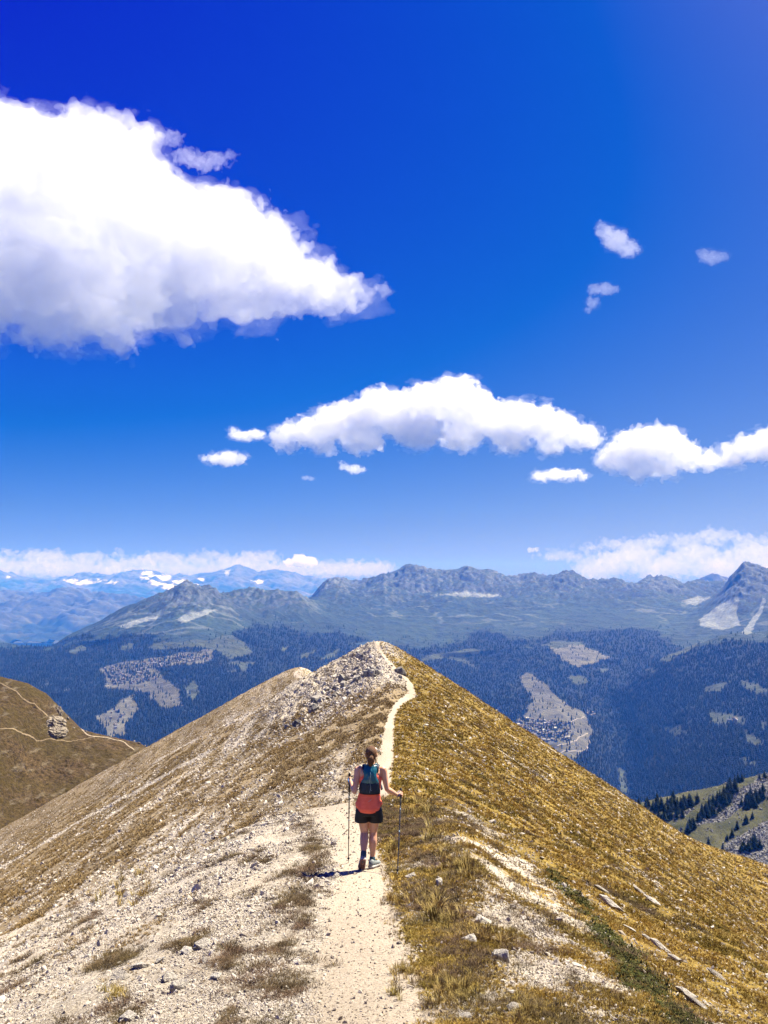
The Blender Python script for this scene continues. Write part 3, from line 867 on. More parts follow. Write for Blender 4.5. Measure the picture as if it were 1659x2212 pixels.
def hull_rock(seed, npts=22, flat=0.62, sub=0, jag=0.0):
    r = np.random.default_rng(seed)
    p = r.normal(size=(npts, 3)); p /= np.linalg.norm(p, axis=1)[:, None]
    p *= r.uniform(0.75, 1.05, (npts, 1)) * np.array([1.0, r.uniform(0.65, 0.95), flat])
    bm = bmesh.new()
    for q in p: bm.verts.new(q)
    res = bmesh.ops.convex_hull(bm, input=bm.verts)
    bmesh.ops.delete(bm, geom=[v for v in bm.verts if not v.link_faces], context='VERTS')
    if sub:
        bmesh.ops.triangulate(bm, faces=bm.faces)
        bmesh.ops.subdivide_edges(bm, edges=bm.edges, cuts=sub, use_grid_fill=True)
        V = np.array([v.co for v in bm.verts])
        d = jag * (fbm(V[:, 0] * 2.2 + V[:, 2] * 1.7, V[:, 1] * 2.2 - V[:, 2] * 1.3, 4, seed % 100, 0.6))
        for v, k in zip(bm.verts, d): v.co *= 1 + k
    return bm


def stone_mat(name, lo, mid, hi, bump=0.5, sc=5.0):
    n = NT(name)
    r = n.rand()
    f = n.noise(n.coord(), sc, 6, 0.65)
    c = n.ramp(r, [(0.0, lo), (0.35, mid), (1.0, hi)])
    c = n.mix(n.ramp(f, [(0.35, 0.75), (0.62, 0.0)]), c, n.mix(0.6, c, (.12, .10, .075)))
    n.base(c)
    n.bump(f, bump, 0.1)
    return n.mat


M_stone = stone_mat('limestone_chips', (.32, .265, .20), (.60, .53, .43), (.80, .73, .62))
M_rock = stone_mat('limestone_rock', (.38, .34, .285), (.54, .495, .42), (.70, .65, .56), 0.8, 3.0)
M_drock = stone_mat('weathered_rock', (.12, .115, .108), (.24, .225, .20), (.44, .41, .36), 0.9, 3.0)

stones = []
for k in range(5):
    bm = hull_rock(100 + k, 16, (0.5, 0.7, 0.42, 0.8, 0.35)[k])
    me = bpy.data.meshes.new('stone_shape'); bm.to_mesh(me); bm.free(); me.materials.append(M_stone); stones.append(me)


M_peb = stone_mat('path_chips', (.36, .29, .21), (.52, .44, .34), (.66, .58, .46))
pebbles = []
for me in stones:
    m2 = me.copy(); m2.materials.clear(); m2.materials.append(M_peb); pebbles.append(m2)


def lay_stones(name, weight, count, lo, hi, k, label, sig=0.55, tilt=0.6, kinds=stones):
    x, y, z, d = pick(weight, count)
    r = np.clip(d * k * np.exp(rng.normal(0, sig, count)), lo, hi)
    rot = np.stack([rng.normal(0, tilt, count), rng.normal(0, tilt, count), rng.uniform(0, 6.28, count)], -1)
    s = r[:, None] * rng.uniform(0.75, 1.25, (count, 3))
    return scatter(name, np.stack([x, y, z + r * 0.10], -1), rot, s, rng.integers(0, 5, count), kinds, label, 'stones')


bare = (1 - kp) * (1 - 0.92 * kg) * (1 - 0.6 * kd) * (1 - kj)
left_clump = np.clip(0.35 + 1.3 * fbm(cxm * 0.9, cym * 0.35, 4, 130, 0.6), 0.05, 1.5)
lay_stones('scree_stones', bare * left_clump * (0.75 + 0.25 * (1 - ks)), 185000, 0.007, 0.16, 0.00085, 'pale limestone rubble covering the left flank of the ridge')
lay_stones('scree_blocks', bare * left_clump ** 2 * (1 - ks), 1500, 0.02, 0.25, 0.0024, 'larger pale stones lying in the scree', 0.4)
lay_stones('path_pebbles', kp * (cym < 26), 2600, 0.006, 0.035, 0.0011, 'small pebbles loose on the footpath', 0.5, 0.6, pebbles)
knoll = np.exp(-((uc - 740) / 75) ** 2 - ((vc - 1490 + (uc - 740) * 0.75) / 46) ** 2) * (cym > 62) * (cym < 114)
lay_stones('outcrop_rubble', knoll * (1 - kp), 8000, 0.05, 0.5, 0.0011, 'grey broken rock on the steep side of the knoll', 0.5, 0.9)
slabs = ks * (1 - kp) * smooth(0.34, 0.5, fbm(cxm * 0.16 - 0.02 * cym, cym * 0.55, 3, 80)) * smooth(2, 5, cxm)
lay_stones('slope_stones', slabs + 0.05 * ks * (1 - kp) * (cxm > 1), 3600, 0.02, 0.22, 0.0015, 'pale stones showing through the grass slope', 0.4)


def tuft(seed, blades, spread, h, w, lean, droop=0.35):
    r = np.random.default_rng(seed)
    V, Fc = [], []
    for _ in range(blades):
        a = r.uniform(0, 6.28); rad = spread * math.sqrt(r.random())
        bx, by = rad * math.cos(a), rad * math.sin(a)
        la = a + r.normal(0, 0.7); ln = lean * r.uniform(0.2, 1.3); hh = h * r.uniform(0.55, 1.1)
        tx, ty = math.cos(la), math.sin(la)
        sx_, sy_ = -ty * w * r.uniform(.7, 1.3), tx * w * r.uniform(.7, 1.3)
        pts = [(0.0, 0.0, 1.0), (0.45 * ln, 0.62, 0.75), (ln * (1 + droop), 1.0 - droop * ln * 0.5, 0.05)]
        b0 = len(V)
        for (o_, zz, ww) in pts:
            cx_, cy_ = bx + tx * o_ * hh, by + ty * o_ * hh
            V += [(cx_ - sx_ * ww, cy_ - sy_ * ww, zz * hh - 0.03 * h), (cx_ + sx_ * ww, cy_ + sy_ * ww, zz * hh - 0.03 * h)]
        Fc += [(b0, b0 + 1, b0 + 3, b0 + 2), (b0 + 2, b0 + 3, b0 + 5, b0 + 4)]
    return np.array(V), np.array(Fc)


def blade_mat(name, stops, patch, pstops):
    n = NT(name)
    oi = n.node('ShaderNodeObjectInfo')
    c = n.ramp(oi.outputs['Random'], stops)
    pn = n.noise(oi.outputs['Location'], patch, 5, 0.6)
    c = n.mix(n.ramp(pn, [(0.42, 0.0), (0.6, 0.8)]), c, n.ramp(oi.outputs['Random'], pstops))
    n.base(c)
    n.b.inputs['Specular IOR Level'].default_value = 0.1
    n.b.inputs['Roughness'].default_value = 0.8
    return n.mat


M_grass = blade_mat('dry_grass_blades', [(0.0, (.15, .087, .012)), (0.35, (.39, .24, .035)), (0.75, (.57, .39, .085)), (1.0, (.80, .62, .24))], 0.55,
                    [(0.0, (.07, .052, .010)), (0.5, (.20, .15, .026)), (1.0, (.40, .32, .07))])
M_heath = blade_mat('heather_twigs', [(0.0, (.035, .022, .014)), (0.5, (.105, .062, .036)), (1.0, (.20, .135, .085))], 1.5, [(0.0, (.05, .04, .015)), (1.0, (.16, .12, .045))])
M_mat = blade_mat('green_creeping_leaves', [(0.0, (.03, .038, .008)), (0.6, (.075, .085, .018)), (1.0, (.15, .145, .035))], 2.0, [(0.0, (.03, .03, .008)), (1.0, (.09, .08, .02))])
M_gold = blade_mat('golden_grass_blades', [(0.0, (.25, .16, .045)), (0.6, (.44, .31, .10)), (1.0, (.56, .43, .18))], 1.5, [(0.0, (.16, .13, .03)), (1.0, (.36, .29, .08))])


def tufts(kind, mat, specs):
    out = []
    for k, sp in enumerate(specs):
        V, Fc = tuft(300 + k * 7 + len(kind), *sp)
        out.append(mesh_np(kind + '_shape', V, Fc, mat, False))
    return out


GR = tufts('grass', M_grass, [(16, 0.45, 1.0, 0.055, 0.45), (13, 0.6, 0.85, 0.06, 0.7), (20, 0.5, 0.75, 0.05, 0.6), (10, 0.3, 1.2, 0.05, 0.35)])
M_brown = blade_mat('brown_grass_blades', [(0.0, (.13, .085, .035)), (0.5, (.26, .185, .09)), (1.0, (.44, .34, .19))], 0.4, [(0.0, (.12, .07, .022)), (1.0, (.32, .21, .075))])
GB = tufts('grass', M_brown, [(16, 0.45, 1.0, 0.055, 0.45), (13, 0.6, 0.85, 0.06, 0.7), (20, 0.5, 0.75, 0.05, 0.6)])
HE = tufts('heath', M_heath, [(40, 0.9, 0.6, 0.022, 0.9), (34, 0.7, 0.75, 0.02, 0.7), (44, 1.0, 0.5, 0.025, 1.1)])
MA = tufts('mat', M_mat, [(22, 0.9, 0.5, 0.11, 0.9), (18, 0.8, 0.6, 0.10, 0.7)])
GO = tufts('gold', M_gold, [(34, 0.35, 1.0, 0.026, 0.55, 0.5), (26, 0.3, 1.15, 0.024, 0.4, 0.45)])


def lay_tufts(name, weight, count, lo, hi, k, protos, label, cat, sig=0.35, flat=1.0):
    x, y, z, d = pick(weight, count)
    h = np.clip(d * k * np.exp(rng.normal(0, sig, count)), lo, hi)
    rot = np.stack([rng.normal(0, 0.12, count), 0.18 + rng.normal(0, 0.15, count), rng.uniform(0, 6.28, count)], -1)
    s = np.stack([h * rng.uniform(.8, 1.3, count), h * rng.uniform(.8, 1.3, count), h * flat * rng.uniform(.7, 1.2, count)], -1)
    return scatter(name, np.stack([x, y, z], -1), rot, s, rng.integers(0, len(protos), count), protos, label, cat)


gw = (1 - kp) * (1 - kj) * kg ** 1.5
lay_tufts('grass_slope', gw * ks * np.clip(0.42 + 2.4 * fbm(cxm * 0.8, cym * 1.0, 5, 140, 0.65), 0.03, 1.5), 175000, 0.025, 0.20, 0.0020, GR, 'dry golden brown grass covering the right slope of the ridge', 'grass')
lay_tufts('grass_patches', gw * (1 - ks) * np.clip(0.3 + 1.8 * fbm(cxm * 0.6, cym * 0.25, 4, 145, 0.6), 0.02, 1.6), 56000, 0.03, 0.20, 0.0022, GB, 'short brown grass in patches between the scree', 'grass')
lay_tufts('heather', kd * (1 - kp) * (cym < 30) * (0.25 + 0.75 * smooth(0, .25, fbm(cxm * 2.2, cym * 1.6, 3, 150))), 7000, 0.03, 0.11, 0.0058, HE, 'dark brown heather along both edges of the path', 'heather', 0.35, 0.8)
lay_tufts('dark_herbs', kd * (1 - kp) * ks * (cym > 14), 9000, 0.06, 0.26, 0.0034, HE, 'dark withered herbs in the grass slope', 'herbs', 0.3, 0.8)
lay_tufts('herbs_in_scree', (1 - kp) * (1 - ks) * smooth(0.15, 0.4, fbm(cxm * 1.6, cym * 0.8, 4, 160, 0.6)) * (cym < 45), 5200, 0.02, 0.10, 0.0045, HE, 'small brown herbs scattered in the scree', 'herbs', 0.4, 0.8)
lay_tufts('green_mat', kj, 2300, 0.03, 0.09, 0.0038, MA, 'dark green creeping shrubs in a band down the right slope', 'shrubs', 0.3, 0.8)

gp = []
for (u, v, su_, sv_, cnt) in [(925, 1950, 18, 12, 34), (965, 1985, 22, 12, 40), (985, 2150, 26, 14, 46), (960, 2125, 16, 8, 22), (930, 1790, 14, 18, 20), (975, 1855, 22, 14, 40), (1010, 1885, 22, 12, 30), (1050, 2030, 24, 14, 26), (905, 1750, 12, 12, 14),
                              (240, 2150, 16, 10, 16), (850, 1840, 8, 14, 12), (865, 2105, 14, 12, 14), (1130, 2190, 20, 12, 16), (845, 1950, 8, 5, 5), (860, 1660, 10, 6, 8), (290, 1900, 30, 14, 14), (245, 1935, 26, 12, 14), (850, 2150, 10, 10, 8)]:
    for _ in range(cnt):
        gp.append(hit(u + rng.normal(0, su_), v + rng.normal(0, sv_)))
gp = np.array([tuple(p) for p in gp])
cnt = len(gp)
gd = np.linalg.norm(gp, axis=1)
gh = np.clip(gd * 0.0095 * np.exp(rng.normal(0, 0.25, cnt)), 0.06, 0.2)
scatter('tall_grass', gp, np.stack([rng.normal(0, .1, cnt), rng.normal(.15, .12, cnt), rng.uniform(0, 6.28, cnt)], -1), gh[:, None] * rng.uniform(.8, 1.2, (cnt, 3)), rng.integers(0, 2, cnt), GO, 'long straw yellow grass growing in clumps beside the path', 'grass')

# ------------------------------------------------------------------ single rocks
rock_me = []
for k in range(7):
    bm = hull_rock(500 + k, 20, (0.62, 0.5, 0.75, 0.42, 0.6, 0.8, 0.36)[k], 2, 0.22)
    for f in bm.faces: f.smooth = False
    me = bpy.data.meshes.new('rock_shape'); bm.to_mesh(me); bm.free(); me.materials.append(M_rock); rock_me.append(me)
drock_me = []
for k in range(6):
    bm = hull_rock(600 + k, 18, (0.7, 0.95, 0.8, 1.2, 0.9, 0.75)[k], 2, 0.3)
    me = bpy.data.meshes.new('crag_shape'); bm.to_mesh(me); bm.free(); me.materials.append(M_drock); drock_me.append(me)


def put_rock(me, u, v, size, label, group=None, cat='rock', zf=None, sink=0.12, name='rock', stretch=(1, 1, 1)):
    p = (zf or hit)(u, v)
    o = link(name, me)
    o.location = (p.x, p.y, p.z + size * (0.3 - sink))
    o.rotation_euler = (rng.normal(0, .25), rng.normal(0, .25), rng.uniform(0, 6.28))
    o.scale = tuple(size * s for s in stretch)
    return tag(o, label, cat, group)


FG = [(437, 2046, .17, 'large white boulder with a dark shadow, alone in the left scree'), (402, 2058, .12, 'rounded pale rock just left of the large white boulder'),
      (306, 2089, .14, 'tilted pale rock above the grassy tuft in the lower left scree'), (262, 2112, .15, 'flat pale rock left of the tilted one in the lower left scree'),
      (365, 2116, .12, 'grey rock with green herbs beside it in the lower left scree'), (387, 2138, .14, 'long white slab lying in the lower left scree'),
      (443, 2079, .10, 'small white rock close below the large white boulder'), (275, 2203, .12, 'pale rock at the bottom edge left of the path'),
      (466, 2112, .10, 'dark sided round rock right of the long white slab'), (348, 2075, .10, 'dark shadowed stone uphill of the grey rock in the scree'),
      (724, 1896, .13, 'pale flat rock at the left edge of the path below the walker'),
      (888, 1896, .13, 'white rock just right of the right pole tip'), (950, 1912, .13, 'white slab below the straw grass right of the pole'),
      (724, 1666, .22, 'pale rock in the gravel left of the walker\'s head'), (862, 2039, .055, 'small white stone at the right edge of the path'),
      (962, 2103, .06, 'yellowish stone in the heather right of the path'), (1003, 2200, .075, 'bright white stone at the bottom edge right of the path'),
      (1044, 1995, .16, 'pale square rock in the grass above the green shrubs'), (1014, 2033, .12, 'pale rock in the stony band right of the path'),
      (1084, 2073, .14, 'pale rock beside the green shrub band'), (1111, 2179, .11, 'pale rock at the bottom in the stony band right of the path'),
      (800, 1988, .03, 'pale pebble in the middle of the footpath'), (722, 1818, .12, 'pale rock by the herbs left of the left pole'),
      (450, 1692, .5, 'dark block halfway down the left scree slope')]
for i, (u, v, s, lab) in enumerate(FG):
    put_rock(rock_me[i % 7], u, v, s * (.62 if u < 700 and s < .4 else .68), lab, 'loose rocks near the path')
for i, (u, v, s) in enumerate([(1321, 1958, .28), (1382, 1930, .25), (1410, 1950, .22), (1428, 2050, .2), (1361, 2011, .15), (1483, 2150, .13), (1467, 1882, .28), (1492, 1901, .24), (1550, 2113, .16), (1458, 2075, .15), (1502, 2172, .17), (1300, 1925, .18), (1400, 2030, .13), (1340, 1880, .22)]):
    o = put_rock(rock_me[(3, 6, 1)[i % 3]], u, v, s, 'white slab lying in the dry grass of the right slope', 'white slabs on the grass slope', stretch=(1.0, 0.5, 0.5))
    o.rotation_euler = (rng.normal(0, .1), 0.55, rng.normal(0, .3))
KC = [(773, 1471, 15, 10), (793, 1457, 9, 6), (722, 1491, 11, 7), (687, 1514, 9, 6), (678, 1530, 9, 6), (779, 1422, 5, 4), (806, 1452, 7, 7), (862, 1466, 6, 6), (635, 1567, 10, 6), (738, 1502, 12, 7), (750, 1480, 14, 8)]
KL = ['dark jagged rock in the largest dark cluster of the knoll outcrop', 'dark rock in the upper right end of the knoll outcrop', 'dark rock in the middle cluster of the knoll outcrop', 'dark rock in the lower left cluster of the knoll outcrop', 'dark rock in the lowest dark cluster of the knoll outcrop', 'small grey rock on the skyline side near the knoll top', 'upright grey rock between the path and the knoll outcrop', 'grey rock under the bend of the path on the knoll', 'grey rock far down left of the knoll outcrop', 'dark rock between the middle and largest clusters of the knoll outcrop', 'grey rock below the largest dark cluster of the knoll outcrop']
for i in range(90):
    u, v, a_, b_ = KC[i % len(KC)]
    put_rock(drock_me[i % 6], u + rng.normal(0, a_), v + rng.normal(0, b_), float(np.clip(rng.lognormal(-0.95, .4), .2, .8)), KL[i % len(KC)], 'rocks of the knoll outcrop', sink=.2)


def crag(name, u, v, size, seed, label):
    bm = bmesh.new()
    bmesh.ops.create_icosphere(bm, subdivisions=5, radius=1.0)
    V = np.array([w.co for w in bm.verts])
    d = 0.30 * fbm(V[:, 0] * 1.6 + V[:, 1], V[:, 2] * 1.1 + V[:, 1] * 0.7, 6, seed, 0.62, ridge=True) + 0.14 * fbm(V[:, 0] * 4, V[:, 2] * 4 + V[:, 1] * 3, 4, seed + 5, 0.6)
    for w, k in zip(bm.verts, d): w.co *= 0.85 + k
    me = bpy.data.meshes.new(name); bm.to_mesh(me); bm.free(); me.materials.append(M_crag)
    p = hill_hit(u, v)
    o = link(name, me); o.location = (p.x, p.y + size[1] * 0.35, p.z - size[2] * 0.35); o.scale = size
    return tag(o, label, 'rock outcrop', 'rock outcrops on the left hill')


n = NT('outcrop_stone')
f = n.noise(n.coord(), 4.0, 8, 0.7)
n.base(n.ramp(f, [(0.34, (.09, .075, .055)), (0.5, (.27, .225, .165)), (0.70, (.44, .385, .30))]))
n.bump(f, 0.9, 0.3)
M_crag = n.mat
crag('rock_outcrop', 110, 1560, (5.4, 5.4, 3.1), 700, 'big tan rock outcrop standing on the left hill')
crag('rock_outcrop', 118, 1582, (4.4, 5.0, 3.0), 705, 'tan rubble foot below the big outcrop on the left hill')
crag('rock_outcrop', 175, 1573, (2.0, 2.0, 2.2), 710, 'dark rock knob on the skyline right of the big outcrop')
crag('rock_outcrop', 124, 1536, (1.9, 2.0, 3.0), 715, 'broken rock step on the skyline above the big outcrop')
for i, (u, v, s) in enumerate([(160, 1572, .8), (238, 1592, .7), (256, 1594, .6), (272, 1597, .9), (290, 1603, .8), (300, 1606, 1.0), (312, 1611, .8), (146, 1552, 1.0), (186, 1581, .7)]):
    put_rock(drock_me[i % 6], u, v, s, 'small grey rock along the crest of the left hill', 'rocks on the left hill crest', zf=hill_hit)

# ------------------------------------------------------------------ conifers on the right hillside
n = NT('conifer_needles')
oi = n.node('ShaderNodeObjectInfo')
f = n.noise(n.coord(), 1.5, 4)
n.base(n.mix(f, n.ramp(oi.outputs['Random'], [(0, (.012, .022, .012)), (1, (.03, .045, .02))]), (.02, .035, .016)))
M_need = n.mat
M_bark = plain('bark', (.09, .065, .05), 0.95, 0.4, 3)
M_boulder = stone_mat('hillside_boulders', (.10, .10, .095), (.22, .215, .20), (.42, .41, .37), .8, 1.0)


def conifer(seed, H=12.0):
    r = np.random.default_rng(seed)
    V, Fc = [], []
    layers = 13
    for L in range(layers):
        t = L / (layers - 1)
        zc_ = H * (0.10 + 0.88 * t)
        rad = H * (0.20 * (1 - t) ** 0.8 * (0.6 + 0.4 * math.sin(min(1, t * 3.2 + .25) * 1.57)) + 0.012)
        nb = max(4, int(11 * (1 - t) + 3))
        for k in range(nb):
            if r.random() < 0.12: continue
            a = 6.283 * (k + r.random() * .8) / nb
            rr = rad * r.uniform(0.55, 1.25)
            zz = zc_ + r.normal(0, H * .015)
            w = rr * 0.36 + H * .012
            c, s = math.cos(a), math.sin(a)
            b = len(V)
            V += [(0.1 * rr * c, 0.1 * rr * s, zz + H * .035), (c * rr * .6 - s * w, s * rr * .6 + c * w, zz - H * .012), (c * rr, s * rr, zz - H * .04 * r.uniform(.4, 1.5)), (c * rr * .6 + s * w, s * rr * .6 - c * w, zz - H * .012), (c * rr * .5, s * rr * .5, zz + H * .03), (c * rr * .45, s * rr * .45, zz - H * .035)]
            Fc += [(b, b + 1, b + 4), (b + 1, b + 2, b + 4), (b + 2, b + 3, b + 4), (b + 3, b, b + 4), (b + 1, b + 5, b + 2), (b + 2, b + 5, b + 3)]
    crown = mesh_np('crown', np.array(V), np.array(Fc), M_need, False)
    ring = 6
    TV = []
    for zz, rr in ((-0.8, .026 * H), (H * .3, .018 * H), (H * .97, .003 * H)):
        TV += [(rr * math.cos(6.283 * q / ring), rr * math.sin(6.283 * q / ring), zz) for q in range(ring)]
    TF = [(a * ring + q, a * ring + (q + 1) % ring, (a + 1) * ring + (q + 1) % ring, (a + 1) * ring + q) for a in range(2) for q in range(ring)]
    trunk = mesh_np('trunk', np.array(TV), np.array(TF), M_bark)
    return crown, trunk


CON = [conifer(40 + k) for k in range(5)]


def slope_hit(u, v):
    return hit(u, v, slope_z, 868, 1240)


def put_tree(u, v, H, label):
    p = slope_hit(u, v)
    cr, tr = CON[int(rng.integers(0, 5))]
    e = empty('conifer_tree', (p.x, p.y, p.z - .3), rng.uniform(0, 6.28))
    s = H / 12.0
    k = rng.uniform(1.25, 1.9)
    e.scale = (s * k, s * k * rng.uniform(.9, 1.1), s)
    tag(e, label, 'tree', 'conifers on the right hillside')
    link('crown', cr, e); link('trunk', tr, e)


TC = [((1372, 1746), (1500, 1738), 10, 46, 'dark conifer in the row along the hillside rim behind the grass slope'), ((1425, 1776), (1470, 1752), 14, 30, 'dark conifer in the grove left on the rocky hillside'),
      ((1486, 1792), (1512, 1770), 9, 12, 'dark conifer in the small stand at the lower middle of the hillside'), ((1514, 1766), (1582, 1720), 12, 56, 'dark conifer in the dense grove on the hillside'),
      ((1570, 1708), (1604, 1694), 6, 12, 'dark conifer in the clump on the upper rim of the hillside'), ((1612, 1738), (1668, 1712), 12, 26, 'dark conifer in the patch at the right frame edge'),
      ((1602, 1836), (1640, 1824), 6, 12, 'dark conifer in the low clump at the foot of the hillside')]
for (u1, v1), (u2, v2), w_, cnt, lab in TC:
    for _ in range(cnt):
        t = rng.random()
        put_tree(u1 + (u2 - u1) * t + rng.normal(0, w_ * .35), v1 + (v2 - v1) * t + rng.normal(0, w_ * .6), rng.uniform(9, 16), lab)
for (u, v, lab) in [(1531, 1826, 'lone small conifer on the open green strip of the hillside'), (1544, 1844, 'bushy conifer lowest on the hillside by the grass crest'), (1561, 1837, 'conifer just right of the lowest bushy one'), (1571, 1815, 'slim conifer on the right edge of the green strip'),
                    (1582, 1807, 'conifer above the slim one on the green strip'), (1593, 1789, 'conifer halfway up the right part of the hillside'), (1612, 1778, 'conifer in the open right of the halfway one'), (1626, 1767, 'conifer in the open below the right edge patch'), (1652, 1680, 'tallest conifer on the skyline at the right frame edge'), (1641, 1684, 'small conifer left of the skyline tree at the right edge')]:
    put_tree(u, v, rng.uniform(9, 13), lab)
# boulders of the scree on that hillside
bw = (cav(scree) * 0.9 + 0.05).ravel(); cb = np.cumsum(bw)
nb = 16000
ii = np.searchsorted(cb, rng.random(nb) * cb[-1]); jj, kk = np.unravel_index(np.clip(ii, 0, len(bw) - 1), (SX.shape[0] - 1, SX.shape[1] - 1))
by = sy[jj] + rng.random(nb) * (sy[jj + 1] - sy[jj]); bx = (sx[kk] + rng.random(nb) * (sx[1] - sx[0])) * by
bs = np.clip(rng.lognormal(-0.1, .5, nb), .4, 3.2)
bst = []
for me in stones[:3]:
    m2 = me.copy(); m2.materials.clear(); m2.materials.append(M_boulder); bst.append(m2)
scatter('hillside_boulders', np.stack([bx, by, slope_z(bx, by) + bs * .15], -1), rng.uniform(0, 6.28, (nb, 3)), bs[:, None] * rng.uniform(.7, 1.3, (nb, 3)), rng.integers(0, 3, nb), bst, 'grey boulders strewn over the right hillside', 'boulders')

# ------------------------------------------------------------------ forest of the valley sides
def cone_tree(seed, sides=6):
    r = np.random.default_rng(seed)
    V, Fc = [], []
    for (z0, z1, r0) in ((0.0, 0.62, .24), (0.3, 0.85, .19), (0.6, 1.05, .12)):
        b = len(V)
        for k in range(sides):
            a = 6.283 * k / sides + r.random()
            rr = r0 * r.uniform(.75, 1.2)
            V.append((rr * math.cos(a), rr * math.sin(a), z0 + r.uniform(-.05, .05)))
        V.append((0, 0, z1))
        Fc += [(b + k, b + (k + 1) % sides, b + sides) for k in range(sides)]
    return mesh_np('forest_tree_shape', np.array(V), np.array(Fc), M_forest, False)


n = NT('forest_needles')
oi = n.node('ShaderNodeObjectInfo')
n.base(n.ramp(oi.outputs['Random'], [(0, (.0012, .006, .005)), (0.7, (.003, .011, .008)), (1, (.008, .018, .010))]))
M_forest = n.mat
FT = [cone_tree(900 + k) for k in range(4)]
v_c = [0.25 * (A[:-1, :-1] + A[1:, 1:] + A[:-1, 1:] + A[1:, :-1]) for A in (VX, VY, VZ, forest, vu, vv)]
dz_y = np.diff(VZ, axis=0)[:, :-1]
screen = np.abs(np.diff(vv, axis=0)[:, :-1]) * np.abs(np.diff(vu, axis=1)[:-1, :])
face = (np.diff(vv, axis=0)[:, :-1] < 0)
wt_ = screen * face * (v_c[3] ** 2 + 0.05 * (cav(open_) > .5) + 0.035 * (v_c[5] > np.interp(v_c[4], *zip(*TREEL)) - 22) * (1 - cav(open_))) * (v_c[4] > -120) * (v_c[4] < 1780) * (v_c[1] < 9200) * (v_c[5] < 1800)
VILL = [[(1104, 1568), (1132, 1548), (1172, 1556), (1230, 1562), (1236, 1600), (1190, 1604), (1140, 1600)], [(222, 1442), (300, 1428), (380, 1416), (450, 1406), (452, 1424), (390, 1436), (320, 1448), (350, 1462), (300, 1478), (240, 1480)]]
for p_ in VILL: wt_ = np.where(in_poly(v_c[4], v_c[5], p_), screen * face * 0.45, wt_)
c_ = np.cumsum(wt_.ravel()); NTREE = 85000
ii = np.clip(np.searchsorted(c_, rng.random(NTREE) * c_[-1]), 0, wt_.size - 1); jj, kk = np.unravel_index(ii, wt_.shape)
ty_ = vy[jj] + rng.random(NTREE) * (vy[jj + 1] - vy[jj]); tx_ = (vx[kk] + rng.random(NTREE) * (vx[1] - vx[0])) * ty_
th = rng.uniform(15, 29, NTREE)
scatter('valley_forest', np.stack([tx_, ty_, valley_z(tx_, ty_) - 1], -1), np.stack([np.zeros(NTREE), np.zeros(NTREE), rng.uniform(0, 6.28, NTREE)], -1), th[:, None] * rng.uniform(.85, 1.2, (NTREE, 3)), rng.integers(0, 4, NTREE), FT, 'dark conifer forest covering the valley sides', 'forest')

# ------------------------------------------------------------------ mountain villages
def chalet(wall, roof, L=14.0, W=11.0, h=5.5, rh=4.0):
    v = [(-L / 2, -W / 2, -3), (L / 2, -W / 2, -3), (L / 2, W / 2, -3), (-L / 2, W / 2, -3), (-L / 2, -W / 2, h), (L / 2, -W / 2, h), (L / 2, W / 2, h), (-L / 2, W / 2, h), (-L / 2, 0, h + rh), (L / 2, 0, h + rh)]
    f = [(0, 1, 5, 4), (1, 2, 6, 5), (2, 3, 7, 6), (3, 0, 4, 7), (4, 8, 7), (5, 6, 9)]
    k = 1.12; o = .35
    b = len(v)
    v += [(-L / 2 * k, -W / 2 * k - .4, h - .5), (L / 2 * k, -W / 2 * k - .4, h - .5), (L / 2 * k, 0, h + rh + o), (-L / 2 * k, 0, h + rh + o), (-L / 2 * k, W / 2 * k + .4, h - .5), (L / 2 * k, W / 2 * k + .4, h - .5)]
    f += [(b, b + 1, b + 2, b + 3), (b + 3, b + 2, b + 5, b + 4)]
    me = bpy.data.meshes.new('chalet'); me.from_pydata(v, [], f)
    me.materials.append(wall); me.materials.append(roof)
    for p in me.polygons:
        if p.index >= 6: p.material_index = 1
    return me


M_w1 = plain('whitewashed_wall', (.30, .28, .25), .9, .1, .3); M_w2 = plain('larch_wall', (.16, .10, .06), .9, .3, .3)
M_r1 = plain('slate_roof', (.17, .15, .13), .7, .2, .3); M_r2 = plain('shingle_roof', (.16, .13, .11), .8, .3, .3); M_r3 = plain('tin_roof', (.20, .19, .18), .5, .2, .3)
CH = [chalet(M_w1, M_r1), chalet(M_w2, M_r2), chalet(M_w1, M_r3, 18, 12, 8), chalet(M_w2, M_r1, 12, 10, 5), chalet(M_w1, M_r2, 13, 11, 7)]


def vhit(u, v):
    return hit(u, v, valley_z, 3300, 9400)


def village(poly, count, label, group, rotm):
    us, vs = zip(*poly)
    k = 0
    while k < count:
        u, v = rng.uniform(min(us), max(us)), rng.uniform(min(vs), max(vs))
        if not in_poly(np.array([u]), np.array([v]), poly)[0]: continue
        p = vhit(u, v)
        kind = int(rng.integers(0, 5))
        o = link('chalet', CH[kind])
        o.location = (p.x, p.y, p.z)
        o.rotation_euler = (0, 0, rotm + rng.normal(0, .35) + (1.57 if rng.random() < .3 else 0))
        s = rng.uniform(.9, 1.45); o.scale = (s, s, s)
        tag(o, label.replace('tiny', ('tiny white', 'tiny brown', 'long pale', 'small brown', 'tall white')[kind]).replace(' pale chalet', ' chalet'), 'house', group)
        k += 1


